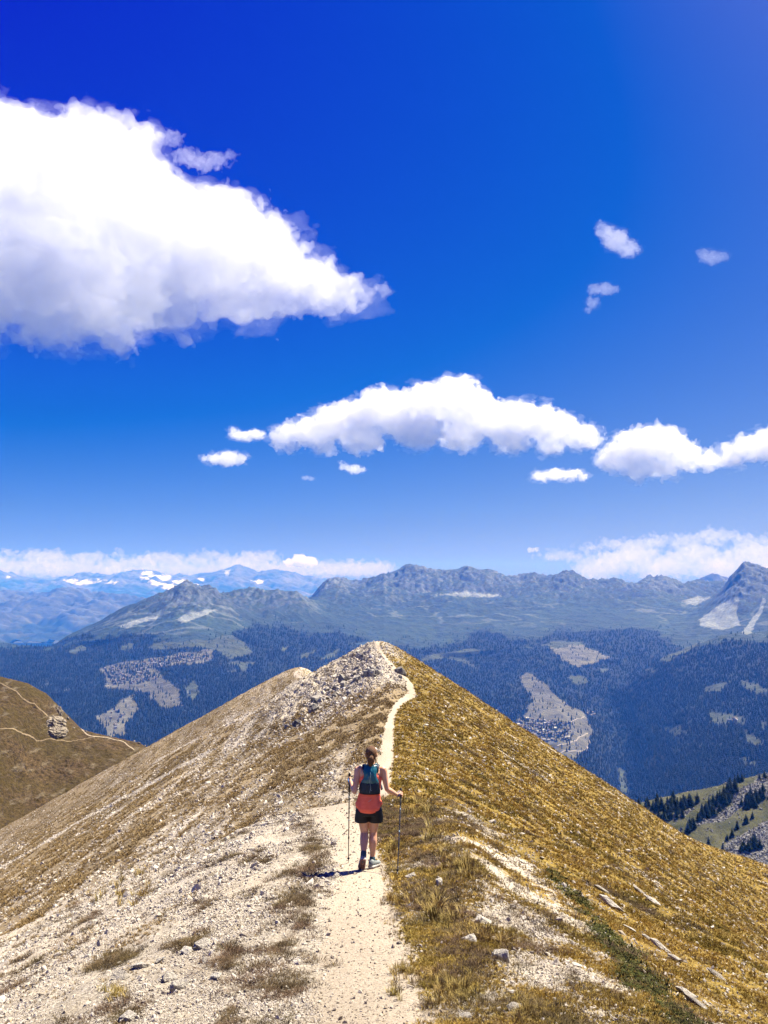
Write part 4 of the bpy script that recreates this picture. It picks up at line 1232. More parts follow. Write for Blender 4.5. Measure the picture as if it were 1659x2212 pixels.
village(VILL[0], 150, 'tiny pale chalet in the tight village on the right of the valley', 'houses of the right village', .3)
village(VILL[1], 110, 'tiny pale chalet in the village spread along the left valley side', 'houses of the left village', .1)
village([(1264, 1538), (1286, 1533), (1288, 1545), (1268, 1548)], 9, 'tiny chalet in the hamlet right of the village meadow', 'houses of the small hamlet', .2)
village([(1560, 1550), (1590, 1550), (1590, 1560), (1560, 1560)], 5, 'tiny chalet in the forest clearing at the right edge', 'houses of the right clearing', .2)
village([(232, 1540), (275, 1530), (270, 1575), (236, 1572)], 9, 'tiny barn on the lower left meadow of the valley', 'barns on the lower left meadow', .2)
M_road = plain('pale_road', (.24, .22, .19), .95, .15, .02)
for pts, lab in [([(1100, 1545), (1118, 1535), (1140, 1530)], 'pale road at the top of the right village'), ([(1204, 1612), (1230, 1606), (1248, 1596), (1270, 1584)], 'pale road curving below the right village'), ([(1196, 1566), (1225, 1562), (1240, 1556), (1262, 1548)], 'pale road leaving the right village'),
                 ([(222, 1482), (262, 1474), (312, 1464)], 'lower pale road through the left village'), ([(226, 1466), (270, 1450), (330, 1440)], 'upper pale road through the left village'), ([(1210, 1628), (1260, 1622), (1275, 1600)], 'pale lane beside the lowest meadow')]:
    ribbon('road', [vhit(u, v) for u, v in pts], 8.0, valley_z, M_road, 2.0, lab, 'road', 20)

# ------------------------------------------------------------------ clouds (closed bodies of mist, built from lobes)
def cloud_mat(density):
    m = bpy.data.materials.new('cloud_mist')
    m.use_nodes = True
    t = m.node_tree
    t.nodes.remove(t.nodes['Principled BSDF'])
    v = t.nodes.new('ShaderNodeVolumePrincipled')
    v.inputs['Color'].default_value = (.968, .972, .98, 1)
    v.inputs['Absorption Color'].default_value = (0, 0, 0, 1)
    v.inputs['Density'].default_value = density
    v.inputs['Anisotropy'].default_value = 0.0
    t.links.new(v.outputs[0], t.nodes['Material Output'].inputs['Volume'])
    return m


def cloud_body(L, rm, unit, mfp, vox, amp, freq, k, seed, rgh, grow, stretch):
    mg = (1.0 + grow * 4) * rm * 0.55
    lo = [min(l[0] - l[3] * 1.3 for l in L) - mg, min(l[1] - l[3] * 1.2 for l in L) - mg, min(l[2] - l[4] * 1.3 for l in L) - mg]
    hi = [max(l[0] + l[3] * 1.3 for l in L) + mg, max(l[1] + l[3] * 1.2 for l in L) + mg, max(l[2] + l[4] * 1.3 for l in L) + mg]
    g = bpy.data.node_groups.new('cloud_shape', 'GeometryNodeTree')
    g.interface.new_socket('Geometry', in_out='OUTPUT', socket_type='NodeSocketGeometry')
    N = g.nodes; LK = g.links.new

    def mth(op, a, b=None, c3=None):
        m = N.new('ShaderNodeMath'); m.operation = op
        for s, x in zip(m.inputs, (a, b, c3)):
            if x is None: continue
            if isinstance(x, (int, float)): s.default_value = x
            else: LK(x, s)
        return m.outputs[0]
    pos = N.new('GeometryNodeInputPosition').outputs[0]
    wn = N.new('ShaderNodeTexNoise'); wn.inputs['Scale'].default_value = freq / rm * 1.1; wn.inputs['Detail'].default_value = 3
    off = N.new('ShaderNodeVectorMath'); off.operation = 'ADD'; off.inputs[1].default_value = (seed * 13.7, seed * 7.1, seed * 3.3)
    LK(pos, off.inputs[0]); LK(off.outputs[0], wn.inputs['Vector'])
    sb = N.new('ShaderNodeVectorMath'); sb.operation = 'SUBTRACT'; sb.inputs[1].default_value = (.5, .5, .5); LK(wn.outputs['Color'], sb.inputs[0])
    scl = N.new('ShaderNodeVectorMath'); scl.operation = 'MULTIPLY_ADD'; scl.inputs[1].default_value = (rm * .7,) * 3
    LK(sb.outputs[0], scl.inputs[0]); LK(pos, scl.inputs[2])
    wp = scl.outputs[0]
    dmin = None
    for (x, y, z, r, rz) in L:
        s1 = N.new('ShaderNodeVectorMath'); s1.operation = 'SUBTRACT'; s1.inputs[1].default_value = (x, y, z); LK(wp, s1.inputs[0])
        s2 = N.new('ShaderNodeVectorMath'); s2.operation = 'MULTIPLY'; s2.inputs[1].default_value = (1 / r, 1 / (r * 0.7), 1 / rz); LK(s1.outputs[0], s2.inputs[0])
        ln = N.new('ShaderNodeVectorMath'); ln.operation = 'LENGTH'; LK(s2.outputs[0], ln.inputs[0])
        d = mth('MULTIPLY', mth('SUBTRACT', ln.outputs['Value'], 1.0), min(r, rz))
        dmin = d if dmin is None else mth('SMOOTH_MIN', dmin, d, k * rm)
    nz = N.new('ShaderNodeTexNoise'); nz.inputs['Scale'].default_value = freq / rm * 1.6; nz.inputs['Detail'].default_value = 6; nz.inputs['Roughness'].default_value = rgh
    st = N.new('ShaderNodeVectorMath'); st.operation = 'MULTIPLY'; st.inputs[1].default_value = stretch
    LK(off.outputs[0], st.inputs[0]); LK(st.outputs[0], nz.inputs['Vector'])
    den = mth('SUBTRACT', mth('MULTIPLY', mth('SUBTRACT', nz.outputs['Fac'], 0.5), 4 * amp * rm), mth('SUBTRACT', dmin, grow * rm))
    vcube = N.new('GeometryNodeVolumeCube')
    LK(den, vcube.inputs['Density'])
    vcube.inputs['Background'].default_value = -50
    vcube.inputs['Min'].default_value = lo; vcube.inputs['Max'].default_value = hi
    for ax, a_, b_ in zip('XYZ', lo, hi):
        vcube.inputs['Resolution ' + ax].default_value = int(min(340, max(16, (b_ - a_) / vox)))
    v2m = N.new('GeometryNodeVolumeToMesh')
    v2m.resolution_mode = 'GRID'
    v2m.inputs['Threshold'].default_value = 0.0
    LK(vcube.outputs[0], v2m.inputs[0])
    out = N.new('NodeGroupOutput')
    LK(v2m.outputs[0], out.inputs[0])
    tmp = bpy.data.objects.new('cloud_tmp', bpy.data.meshes.new('cloud_tmp'))
    COL.objects.link(tmp)
    md = tmp.modifiers.new('shape', 'NODES'); md.node_group = g
    dg = bpy.context.evaluated_depsgraph_get()
    me = bpy.data.meshes.new_from_object(tmp.evaluated_get(dg))
    bpy.data.objects.remove(tmp)
    me.name = 'cloud'
    me.materials.clear()
    me.materials.append(cloud_mat(1.0 / (mfp * unit)))
    me.polygons.foreach_set('use_smooth', np.ones(len(me.polygons), bool))
    return me


def cloud(lobes, D, label, mfp, vox, amp=0.42, freq=0.95, k=0.35, squash=0.7, seed=0, group=None, fringe=0):
    """lobes: (u, v, r, depth offset[, ry]) measured in print units at distance D -> one closed mesh of mist"""
    uc_ = sum(l[0] for l in lobes) / len(lobes); vc_ = sum(l[1] for l in lobes) / len(lobes)
    c = P(uc_, vc_, D)
    unit = c.length * S / F                         # metres per print unit out there
    L = []
    for l in lobes:
        q = (P(l[0], l[1], D) - c) / unit
        L.append((q.x, l[3] * 0.5, q.z, l[2], l[2] * (l[4] if len(l) > 4 else squash)))
    rm = sum(l[3] for l in L) / len(L)
    me = cloud_body(L, rm, unit, mfp, vox, amp, freq, k, seed, 0.60, 0.0, (1, 1, 1))
    o = link('cloud', me)
    o.location = c
    o.scale = (unit, unit, unit)
    if fringe:                                       # thin torn mist hanging round the dense body
        link('mist_fringe', cloud_body(L, rm, unit, mfp * 5.5, vox * 1.2, amp * 1.15, freq * 0.8, k, seed + 50, 0.66, fringe, (0.75, 1, 1.25)), o)
    return tag(o, label, 'cloud', group)


R_ = np.random.default_rng(5)
J = lambda r: float(R_.uniform(-1, 1) * r * 0.6)
BIG = [(-420, 520, 210), (-250, 440, 190), (-110, 400, 160), (-120, 560, 170), (20, 350, 110), (110, 330, 85), (60, 470, 140), (190, 345, 92), (265, 350, 82), (180, 460, 130), (300, 440, 105), (330, 520, 120), (60, 610, 120), (200, 590, 130), (420, 470, 88), (480, 460, 66), (450, 560, 110),
       (550, 520, 80), (590, 560, 72), (350, 640, 86), (500, 630, 72), (610, 620, 66), (660, 600, 56), (700, 630, 48), (748, 634, 38), (790, 634, 26), (570, 660, 48), (240, 690, 62), (110, 690, 64), (-40, 670, 90), (-200, 660, 110), (400, 690, 42), (250, 745, 22), (160, 725, 28), (60, 720, 30)]
cloud([(u, v, r, J(r)) for u, v, r in BIG], 5600, 'huge white cumulus cloud filling the upper left of the sky', 84, 3.6, 0.40, 1.5, 0.30, 0.80, 1, None, 0.10)
cloud([(470, 345, 22, 0), (440, 350, 26, 4), (405, 340, 26, 0), (372, 300, 22, 0), (340, 290, 20, 0), (495, 335, 12, 0)], 5600, 'thin torn wisp above the right shoulder of the huge cloud', 130, 2.0, 0.55, 1.2, 0.4, 0.6, 2)
MID = [(620, 945, 34), (670, 930, 44), (725, 915, 50), (770, 905, 50), (830, 880, 58), (870, 900, 60), (930, 870, 58), (985, 855, 52), (1010, 885, 60), (1060, 900, 52), (1110, 905, 50), (1160, 910, 48), (1205, 925, 42), (1250, 945, 36), (1280, 950, 22), (900, 930, 55), (780, 945, 45), (700, 958, 28), (1000, 935, 48), (1100, 945, 42), (1190, 960, 28)]
cloud([(u, v, r, J(r)) for u, v, r in MID], 15000, 'long white cumulus cloud in the middle above the ridge', 34, 1.8, 0.40, 1.4, 0.3, 0.75, 3, None, 0.10)
RIG = [(1330, 990, 36), (1370, 970, 46), (1410, 955, 46), (1440, 960, 44), (1480, 985, 36), (1530, 995, 28), (1580, 985, 30), (1625, 965, 36), (1670, 960, 46), (1740, 950, 60), (1800, 960, 50), (1380, 1010, 34), (1440, 1005, 32)]
cloud([(u, v, r, J(r)) for u, v, r in RIG], 15500, 'white cumulus cloud reaching out of the right edge of the frame', 34, 1.8, 0.40, 1.4, 0.3, 0.75, 4, None, 0.10)
SM = [([(1170, 1030, 18), (1200, 1026, 22), (1235, 1026, 20), (1255, 1028, 12)], 8600, 'small flat cloud under the left end of the right cloud', 20, .5),
      ([(510, 940, 15), (530, 942, 18), (552, 938, 17), (505, 928, 8)], 8000, 'small ragged cloud left of the long middle cloud', 22, .6),
      ([(465, 992, 16), (490, 990, 22), (515, 990, 17), (440, 990, 7)], 8000, 'small puffy cloud lowest on the left of the middle cloud', 20, .7),
      ([(745, 1008, 11), (765, 1014, 16), (782, 1014, 9), (738, 1000, 6)], 8000, 'small faint cloud just below the long middle cloud', 30, .6),
      ([(1310, 500, 18), (1330, 520, 26), (1355, 538, 20), (1375, 540, 9), (1300, 488, 10)], 6500, 'upper one of the small puffs in the right blue sky', 80, .8),
      ([(1285, 625, 14), (1310, 622, 16), (1328, 624, 10), (1280, 655, 14), (1272, 668, 8)], 6500, 'small torn puff below the upper one in the right sky', 110, .8),
      ([(1520, 550, 14), (1540, 555, 18), (1560, 555, 12)], 6500, 'small faint puff nearest the right edge of the sky', 150, .7),
      ([(660, 1032, 8), (672, 1034, 7)], 8000, 'tiny faint wisp left below the long middle cloud', 60, .6)]
for i, (lb, D, lab, mfp, sq) in enumerate(SM):
    cloud([(u, v, r, J(r)) for u, v, r in lb], D, lab, mfp, 1.0, 0.50, 0.9, 0.35, sq, 10 + i, 'small fair weather clouds', 0.2)
LB = [(x, 1212 + 10 * math.sin(x * .05) + R_.normal(0, 5), R_.uniform(14, 34)) for x in np.cumsum(R_.uniform(14, 42, 26)) - 150] + [(x, 1230, 34) for x in range(-140, 860, 40)] + [(20, 1196, 18), (75, 1192, 16), (120, 1196, 14), (255, 1196, 13), (345, 1200, 14), (420, 1204, 15), (480, 1206, 14), (590, 1214, 16), (700, 1222, 16), (760, 1220, 16), (830, 1224, 14)]
cloud([(u, v, r, J(r)) for u, v, r in LB], 78000, 'long low cloud bank over the far left mountains', 95, 1.8, 0.42, 1.5, 0.4, 0.5, 30)
cloud([(u, v, r, J(r)) for u, v, r in [(625, 1216, 13), (648, 1212, 19), (670, 1215, 15)]], 74000, 'bright rounded cloud standing out of the low left bank', 13, 0.8, 0.3, 1.2, 0.35, 0.75, 31)
RB = [(1185, 1200, 18), (1215, 1198, 20), (1250, 1206, 20), (1280, 1185, 18), (1320, 1176, 22), (1370, 1176, 24), (1420, 1168, 26), (1480, 1166, 26), (1530, 1158, 28), (1570, 1158, 24), (1610, 1168, 24), (1660, 1170, 22), (1350, 1205, 22), (1420, 1208, 24), (1490, 1205, 24), (1560, 1205, 24), (1630, 1205, 24), (1400, 1230, 22), (1470, 1232, 22), (1540, 1235, 22), (1620, 1235, 22), (1700, 1200, 26)]
cloud([(u, v, r, J(r)) for u, v, r in RB] + [(x, 1215 + 18 * math.sin(x), 48, J(30)) for x in range(1290, 1760, 42)], 76000, 'hazy layered cloud low above the mountains on the right', 105, 1.8, 0.45, 1.6, 0.4, 0.48, 32)
cloud([(1146, 1188, 8, 0), (1158, 1187, 7, 0)], 76000, 'tiny cloud left of the low right cloud', 22, 0.8, 0.4, 1.0, 0.35, 0.7, 33, 'small fair weather clouds')

# ------------------------------------------------------------------ the walker
WD = 11.55
HS = 1.04                     # size of the figure
wp_ = P(798, 1868, WD)
WX, WY = wp_.x, WD
WZ = float(ground(np.array([WX]), np.array([WY]))[0])


def gz(x, y):
    """ground height in the walker's own frame"""
    return (float(ground(np.array([WX + x * HS]), np.array([WY + y * HS]))[0]) - WZ) / HS


def frames(pts):
    pts = [Vector(p) for p in pts]
    T = []
    for i in range(len(pts)):
        a = pts[max(0, i - 1)]; b = pts[min(len(pts) - 1, i + 1)]
        T.append((b - a).normalized())
    out = []
    side = T[0].cross(Vector((0, 1, 0)))
    if side.length < 0.2: side = T[0].cross(Vector((1, 0, 0)))
    side.normalize()
    for t in T:
        side = (side - t * side.dot(t)).normalized()
        out.append((side.copy(), t.cross(side).normalized(), t))
    return pts, out


def add_loft(bm, rings, cap=True):
    """rings: lists of points, all the same length"""
    R = [[bm.verts.new(p) for p in r] for r in rings]
    k = len(R[0])
    for a, b in zip(R[:-1], R[1:]):
        for i in range(k):
            bm.faces.new((a[i], a[(i + 1) % k], b[(i + 1) % k], b[i]))
    if cap:
        bm.faces.new(list(reversed(R[0]))); bm.faces.new(R[-1])
    return R


def tube(bm, pts, radii, seg=14, flat=1.0, cap=True, dense=1):
    """tapered limb along a bent line, ends rounded"""
    pts = np.array([tuple(p) for p in pts], float); radii = np.array(radii, float)
    if dense > 1:
        s = np.concatenate([[0], np.cumsum(np.linalg.norm(np.diff(pts, axis=0), axis=1))])
        q = np.linspace(0, s[-1], (len(pts) - 1) * dense + 1)
        pts = pchip(s, pts, q); radii = pchip(s, radii, q)
    pp, fr = frames(pts)
    rings = []
    for (p, (a, b, t), r) in zip(pp, fr, radii):
        rings.append([p + a * (r * math.cos(6.2832 * k / seg)) + b * (r * flat * math.sin(6.2832 * k / seg)) for k in range(seg)])
    if cap:
        a, b, t = fr[0]; r = radii[0]
        pre = [[pp[0] - t * (r * d) + a * (r * s * math.cos(6.2832 * k / seg)) + b * (r * flat * s * math.sin(6.2832 * k / seg)) for k in range(seg)] for d, s in ((.9, .35), (.6, .75))]
        a, b, t = fr[-1]; r = radii[-1]
        post = [[pp[-1] + t * (r * d) + a * (r * s * math.cos(6.2832 * k / seg)) + b * (r * flat * s * math.sin(6.2832 * k / seg)) for k in range(seg)] for d, s in ((.6, .75), (.9, .35))]
        rings = pre + rings + post
    add_loft(bm, rings)


def oval(cx, cy, z, rx, ry, seg=32, sq=2.3, zf=None):
    out = []
    for k in range(seg):
        a = 6.2832 * k / seg
        c, s = math.cos(a), math.sin(a)
        x = math.copysign(abs(c) ** (2 / sq), c) * rx; y = math.copysign(abs(s) ** (2 / sq), s) * ry
        out.append(Vector((cx + x, cy + y, z + (zf(x / rx, y / ry) if zf else 0))))
    return out


def finish(bm, name, mat, parent, voxel=None, smooth_it=0, shade=True, label=None):
    me = bpy.data.meshes.new(name)
    bmesh.ops.recalc_face_normals(bm, faces=bm.faces)
    bm.to_mesh(me); bm.free()
    if voxel:
        t = bpy.data.objects.new('remesh_tmp', me); COL.objects.link(t)
        md = t.modifiers.new('r', 'REMESH'); md.mode = 'VOXEL'; md.voxel_size = voxel; md.use_smooth_shade = True
        if smooth_it:
            ms = t.modifiers.new('s', 'SMOOTH'); ms.factor = 0.5; ms.iterations = smooth_it
        dg = bpy.context.evaluated_depsgraph_get()
        m2 = bpy.data.meshes.new_from_object(t.evaluated_get(dg))
        bpy.data.objects.remove(t); bpy.data.meshes.remove(me)
        me = m2; me.name = name
    me.materials.clear(); me.materials.append(mat)
    me.polygons.foreach_set('use_smooth', np.full(len(me.polygons), shade))
    o = link(name, me, parent)
    if label: o['label'] = label
    return o


def noisy(name, lo, hi, scale, rough, spec, bump=0.0, bs=20, mapping=(1, 1, 1)):
    n = NT(name)
    f = n.noise(n.coord(mapping), scale, 5, 0.6)
    n.base(n.ramp(f, [(0.32, lo), (0.68, hi)]))
    n.b.inputs['Roughness'].default_value = rough; n.b.inputs['Specular IOR Level'].default_value = spec
    if bump:
        g = n.noise(n.coord(mapping), bs, 4, 0.6); n.bump(g, bump, 0.012)
    return n


n = noisy('skin', (.66, .34, .20), (.82, .45, .28), 9, .5, .35, .05, 80)
n.b.inputs['Subsurface Weight'].default_value = 0.08; n.b.inputs['Subsurface Radius'].default_value = (.01, .004, .002)
M_skin = n.mat
M_hair = noisy('brown_hair', (.075, .032, .014), (.26, .125, .055), 26, .55, .2, .8, 60, (9, 9, 1.2)).mat
M_top = noisy('coral_jersey', (1.12, .17, .09), (1.25, .25, .14), 14, .75, .2, .35, 12, (1, 1, 2.5)).mat
M_band = plain('reflective_print', (.85, .42, .30), .35, .1, 30, .5)
M_short = noisy('black_woven', (.004, .004, .006), (.010, .010, .013), 12, .6, .3, .4, 16).mat
n = noisy('teal_nylon', (.004, .075, .115), (.012, .16, .20), 7, .32, .5, .8, 11)
M_pack = n.mat
M_packd = noisy('navy_mesh', (.003, .012, .035), (.006, .026, .06), 60, .6, .3, .4, 90).mat
M_packl = plain('pale_cord', (.35, .50, .55), .5, .1, 60)
M_sock = noisy('grey_blue_sock', (.03, .07, .10), (.07, .14, .18), 40, .85, .1).mat
M_shoe = noisy('shoe_mesh', (.20, .23, .23), (.34, .37, .36), 60, .75, .2, .3, 90).mat
M_mid = plain('shoe_foam', (.52, .50, .46), .7, .2, 30)
M_sole = noisy('dusty_red_rubber', (.22, .10, .085), (.40, .24, .20), 45, .8, .2, .8, 70).mat
M_black = plain('black_foam', (.012, .012, .014), .6, .2, 60)
M_shaft = plain('dark_carbon', (.018, .022, .034), .32, .2, 10, .5)
M_strap = plain('blue_webbing', (.015, .10, .30), .6, .2, 60)
M_metal = plain('tip_steel', (.35, .35, .36), .35, .1, 60, .6)

person = empty('person', (WX, WY, WZ))
person.scale = (HS, HS, HS)
tag(person, 'woman in coral top and black shorts walking away along the ridge path with two poles', 'person')

# joints (x right, y ahead, z up)
HP = Vector((-.005, -.01, .84))
LK, LA = Vector((-.072, .03, .475)), Vector((-.078, -.16, .225))
RK, RA = Vector((.052, .045, .485)), Vector((.040, .0, .105))
LS, LE, LW = Vector((-.158, .0, 1.335)), Vector((-.208, -.085, 1.055)), Vector((-.262, .115, 1.125))
RS, RE, RW = Vector((.190, .0, 1.335)), Vector((.246, -.035, 1.075)), Vector((.385, .105, .965))
LH, RH = Vector((-.288, .185, 1.145)), Vector((.437, .16, .945))

bm = bmesh.new()
# trunk
TR = [(-.012, -.01, .74, .150, .105), (-.010, -.012, .82, .172, .122), (-.006, -.010, .89, .166, .115), (0, -.004, .97, .138, .098), (.004, .0, 1.05, .130, .094), (.008, 0, 1.13, .142, .102), (.012, 0, 1.22, .156, .108), (.015, 0, 1.30, .160, .098), (.016, 0, 1.345, .140, .078), (.017, .004, 1.375, .088, .062), (.018, .008, 1.40, .058, .056)]
add_loft(bm, [oval(*r[:5]) for r in TR])
tube(bm, [(.017, .004, 1.36), (.019, .012, 1.42), (.020, .02, 1.47)], [.056, .051, .052], 16)
# head with brow, nose, chin
hc = Vector((.021, .028, 1.535))
rings = []
for k in range(15):
    t = -1 + 2 * k / 14
    rr = math.sqrt(max(0.0, 1 - abs(t) ** 2.3))
    jaw = 1 - .22 * max(0, -t)
    rings.append(oval(hc.x, hc.y + .012 * max(0, -t), hc.z + t * .108, max(.006, .073 * rr * jaw), max(.006, .092 * rr * (1 - .12 * max(0, -t))), 24, 2.1))
add_loft(bm, rings)
tube(bm, [(.021, .115, 1.55), (.021, .132, 1.515), (.021, .118, 1.505)], [.010, .013, .010], 8)           # nose
tube(bm, [(-.005, .108, 1.475), (.021, .116, 1.475), (.047, .108, 1.475)], [.006, .009, .006], 8)           # lips
tube(bm, [(-.015, .108, 1.565), (.021, .116, 1.568), (.057, .108, 1.565)], [.008, .008, .008], 8)           # brow
for sx_ in (-1, 1):
    tube(bm, [(.021 + sx_ * .075, .02, 1.555), (.021 + sx_ * .082, .012, 1.535), (.021 + sx_ * .076, .022, 1.505)], [.010, .013, .009], 8)   # ears
# arms
tube(bm, [LS + Vector((.04, 0, .0)), LS, LS.lerp(LE, .35), LS.lerp(LE, .75), LE], [.045, .052, .047, .040, .036], 16, dense=3)
tube(bm, [LE, LE.lerp(LW, .3), LE.lerp(LW, .75), LW, LH.lerp(LW, .5)], [.036, .040, .030, .024, .025], 14, dense=3)
tube(bm, [RS + Vector((-.04, 0, .0)), RS, RS.lerp(RE, .35), RS.lerp(RE, .75), RE], [.045, .052, .047, .039, .035], 16, dense=3)
tube(bm, [RE, RE.lerp(RW, .3), RE.lerp(RW, .75), RW, RH.lerp(RW, .5)], [.036, .039, .029, .023, .024], 14, dense=3)
# legs
LHp, RHp = Vector((-.090, -.01, .80)), Vector((.078, -.01, .80))
tube(bm, [LHp, LHp.lerp(LK, .35), LHp.lerp(LK, .75), LK], [.092, .083, .066, .054], 20, dense=4)
tube(bm, [LK, LK.lerp(LA, .25), LK.lerp(LA, .45), LK.lerp(LA, .8), LA], [.053, .057, .055, .038, .034], 18, dense=4)
tube(bm, [RHp, RHp.lerp(RK, .35), RHp.lerp(RK, .75), RK], [.092, .083, .066, .054], 20, dense=4)
c_ = RK.lerp(RA, .35) + Vector((0, -.018, 0))
tube(bm, [RK, RK.lerp(RA, .15), c_, RK.lerp(RA, .75), RA], [.053, .055, .057, .038, .034], 18, dense=4)
# feet inside the shoes
LT = Vector((-.102, -.075, .028)); LHe = Vector((-.080, -.205, .185))
RT = Vector((.118, .165, .035)); RHe = Vector((.030, -.055, .055))
tube(bm, [LA, LHe.lerp(LT, .3), LT], [.034, .032, .022], 12)
tube(bm, [RA, RHe.lerp(RT, .35), RT], [.034, .032, .022], 12)


def hand(bm, W, H, axis, outw, thumb_dir):
    """palm, four fingers of unequal length curled round the grip (axis) and a thumb closing against them"""
    axis = axis.normalized(); outw = (outw - axis * outw.dot(axis)).normalized(); fwd = axis.cross(outw).normalized()
    palm = W.lerp(H, .55)
    tube(bm, [W, palm, H - outw * .012], [.024, .030, .030], 10, .7)
    for k, (ln, r) in enumerate(((.92, .0085), (1.0, .009), (.95, .0088), (.78, .0075))):
        c = H + axis * (.030 - .020 * k)
        pts = []
        for q in range(7):
            a = 2.6 - 4.4 * ln * q / 6
            pts.append(c + outw * (.022 * math.cos(a)) + fwd * (.022 * math.sin(a)))
        tube(bm, pts, [r * 1.1] * 3 + [r] * 2 + [r * .9, r * .75], 8)
    t0 = palm + axis * .022
    tube(bm, [t0, t0.lerp(H, .6) + axis * .030 + thumb_dir * .018, H + axis * .048 + thumb_dir * .022, H + axis * .056 - outw * .006 + thumb_dir * .008], [.012, .0115, .010, .008], 8)


POLES = {}
LTop, LTip = Vector((-.292, .215, 1.225)), Vector((-.315, .50, 0)); LTip.z = gz(LTip.x, LTip.y) - .02
RTop, RTip = Vector((.447, .175, 1.025)), Vector((.378, -.62, 0)); RTip.z = gz(RTip.x, RTip.y) - .02
LH = LTop.lerp(LTip, .070); RH = RTop.lerp(RTip, .072)
hand(bm, LW, LH, LTop - LTip, Vector((-1, .1, 0)), Vector((.3, -1, 0)))
hand(bm, RW, RH, RTop - RTip, Vector((1, .2, 0)), Vector((-.3, -1, 0)))
finish(bm, 'body', M_skin, person, voxel=.0052, smooth_it=3)
for sx_ in (-1, 1):
    bm = bmesh.new(); bmesh.ops.create_uvsphere(bm, u_segments=10, v_segments=8, radius=.011)
    for v in bm.verts: v.co += Vector((.021 + sx_ * .031, .106, 1.545))
    finish(bm, 'eye', M_mid, person)

# hair: cap, tie and pony tail
bm = bmesh.new()
rings = []
for k in range(16):
    t = -1.06 + 2.08 * k / 15
    rr = math.sqrt(max(0.0, 1 - min(1, abs(t)) ** 2.4))
    low = max(0, -t)
    rings.append(oval(hc.x, hc.y - .022 - .012 * low, hc.z + .014 + t * .107, max(.008, .0815 * rr * (1 - .22 * low)), max(.008, .088 * rr * (1 - .28 * low)), 36, 2.1))
add_loft(bm, rings)
for v in bm.verts:
    a = math.atan2(v.co.x - hc.x, v.co.y - hc.y)
    v.co += (v.co - Vector((hc.x, hc.y, v.co.z))).normalized() * (.0022 * math.sin(a * 22 + v.co.z * 30))
hair = finish(bm, 'hair', M_hair, person)
bm = bmesh.new()
rngh = np.random.default_rng(3)
base = Vector((.028, -.083, 1.545))
for k in range(30):
    a = rngh.uniform(0, 6.28); r = .022 * math.sqrt(rngh.random())
    dx, dy = r * math.cos(a), r * math.sin(a)
    ln = rngh.uniform(.85, 1.12)
    w = rngh.uniform(.8, 1.7)
    tube(bm, [base + Vector((dx * .45, dy * .4, 0)), base + Vector((dx * 1.0 - .003, -.024 + dy, -.018)), base + Vector((dx * 1.35 * w - .006, -.030 + dy, -.065 * ln)), base + Vector((dx * 1.0 * w - .010, -.020 + dy, -.115 * ln)), base + Vector((dx * .6 - .012, -.012 + dy * .4, -.150 * ln))], [.006, .0085, .008, .006, .0025], 6, dense=2)
finish(bm, 'ponytail', M_hair, hair)
bm = bmesh.new()
tube(bm, [base + Vector((.014 * math.cos(a), -.006, .014 * math.sin(a))) for a in np.linspace(0, 6.2832, 15)], [.0045] * 15, 6, cap=False)
finish(bm, 'hair_tie', M_black, hair)

# coral racerback top: closed at the sides up to the arm holes, narrow between the shoulder blades, long curved hem behind
bm = bmesh.new()
hem = lambda x, y: (-.075 if y < 0 else -.06) * math.sqrt(max(0, 1 - min(1, abs(x)) ** 2.2)) + .02 * abs(x) ** 3
fol = lambda z: .004 * math.sin(z * 55)
TS = [(-.012, -.010, .850, .184, .141, 1), (-.011, -.009, .885, .178, .135, .6), (-.008, -.006, .93, .164, .122, .25), (-.003, -.003, .985, .150, .112, .05), (.004, 0, 1.05, .139, .104, 0), (.008, 0, 1.13, .150, .111, 0), (.012, 0, 1.20, .162, .116, 0), (.014, 0, 1.235, .160, .115, 0), (.015, 0, 1.275, .138, .111, 0), (.016, 0, 1.315, .115, .104, 0), (.016, 0, 1.35, .100, .088, 0), (.017, .002, 1.385, .080, .066, 0)]
for r in TS[:1]: pass
rr = []
for (x, y, z, rx, ry, hf) in TS:
    ring = oval(x, y, z, rx, ry, 48, 2.3, (lambda px, py, hf=hf: hf * hem(px, py)))
    for i, p in enumerate(ring):
        a = 6.2832 * i / 48
        d = .006 * math.sin(a * 9 + z * 17) * smooth(1.02, .86, z) + .0055 * math.sin(z * 60 + math.sin(a * 3) * 2.5) * (z < 1.06)
        ring[i] = p + Vector((p.x - x, p.y - y, 0)).normalized() * float(d)
    rr.append(ring)
add_loft(bm, rr, cap=False)
top = finish(bm, 'tank_top', M_top, person)
sm_ = top.modifiers.new('cloth', 'SOLIDIFY'); sm_.thickness = .003; sm_.offset = 0
bm = bmesh.new()
for (x0, z0, x1, z1) in ((-.02, .925, .035, .965), (-.045, .905, .02, .912), (-.02, .868, .028, .866)):
    pts = []
    for t in np.linspace(0, 1, 7):
        x = x0 + (x1 - x0) * t; z = z0 + (z1 - z0) * t
        pts.append(Vector((x, -.010 - .124 * math.sqrt(max(0, 1 - (x / .18) ** 2)), z)))
    tube(bm, pts, [.001] + [.0028] * 5 + [.001], 6)
finish(bm, 'print', M_band, top)

# shorts
bm = bmesh.new()
add_loft(bm, [oval(-.010, -.012, z, rx, ry, 36, 2.3) for z, rx, ry in ((.885, .158, .112), (.83, .174, .126), (.78, .186, .136), (.735, .186, .136))])
for cx_, hx_ in ((-.094, -.108), (.083, .090)):
    add_loft(bm, [oval(cx_ + (hx_ - cx_) * t, -.012 + .006 * t, z, rx, ry, 28, 2.2) for t, z, rx, ry in ((0, .80, .096, .125), (.4, .74, .100, .122), (.8, .68, .103, .120), (1, .635, .101, .118))])
shorts = finish(bm, 'shorts', M_short, person, voxel=.006, smooth_it=2)

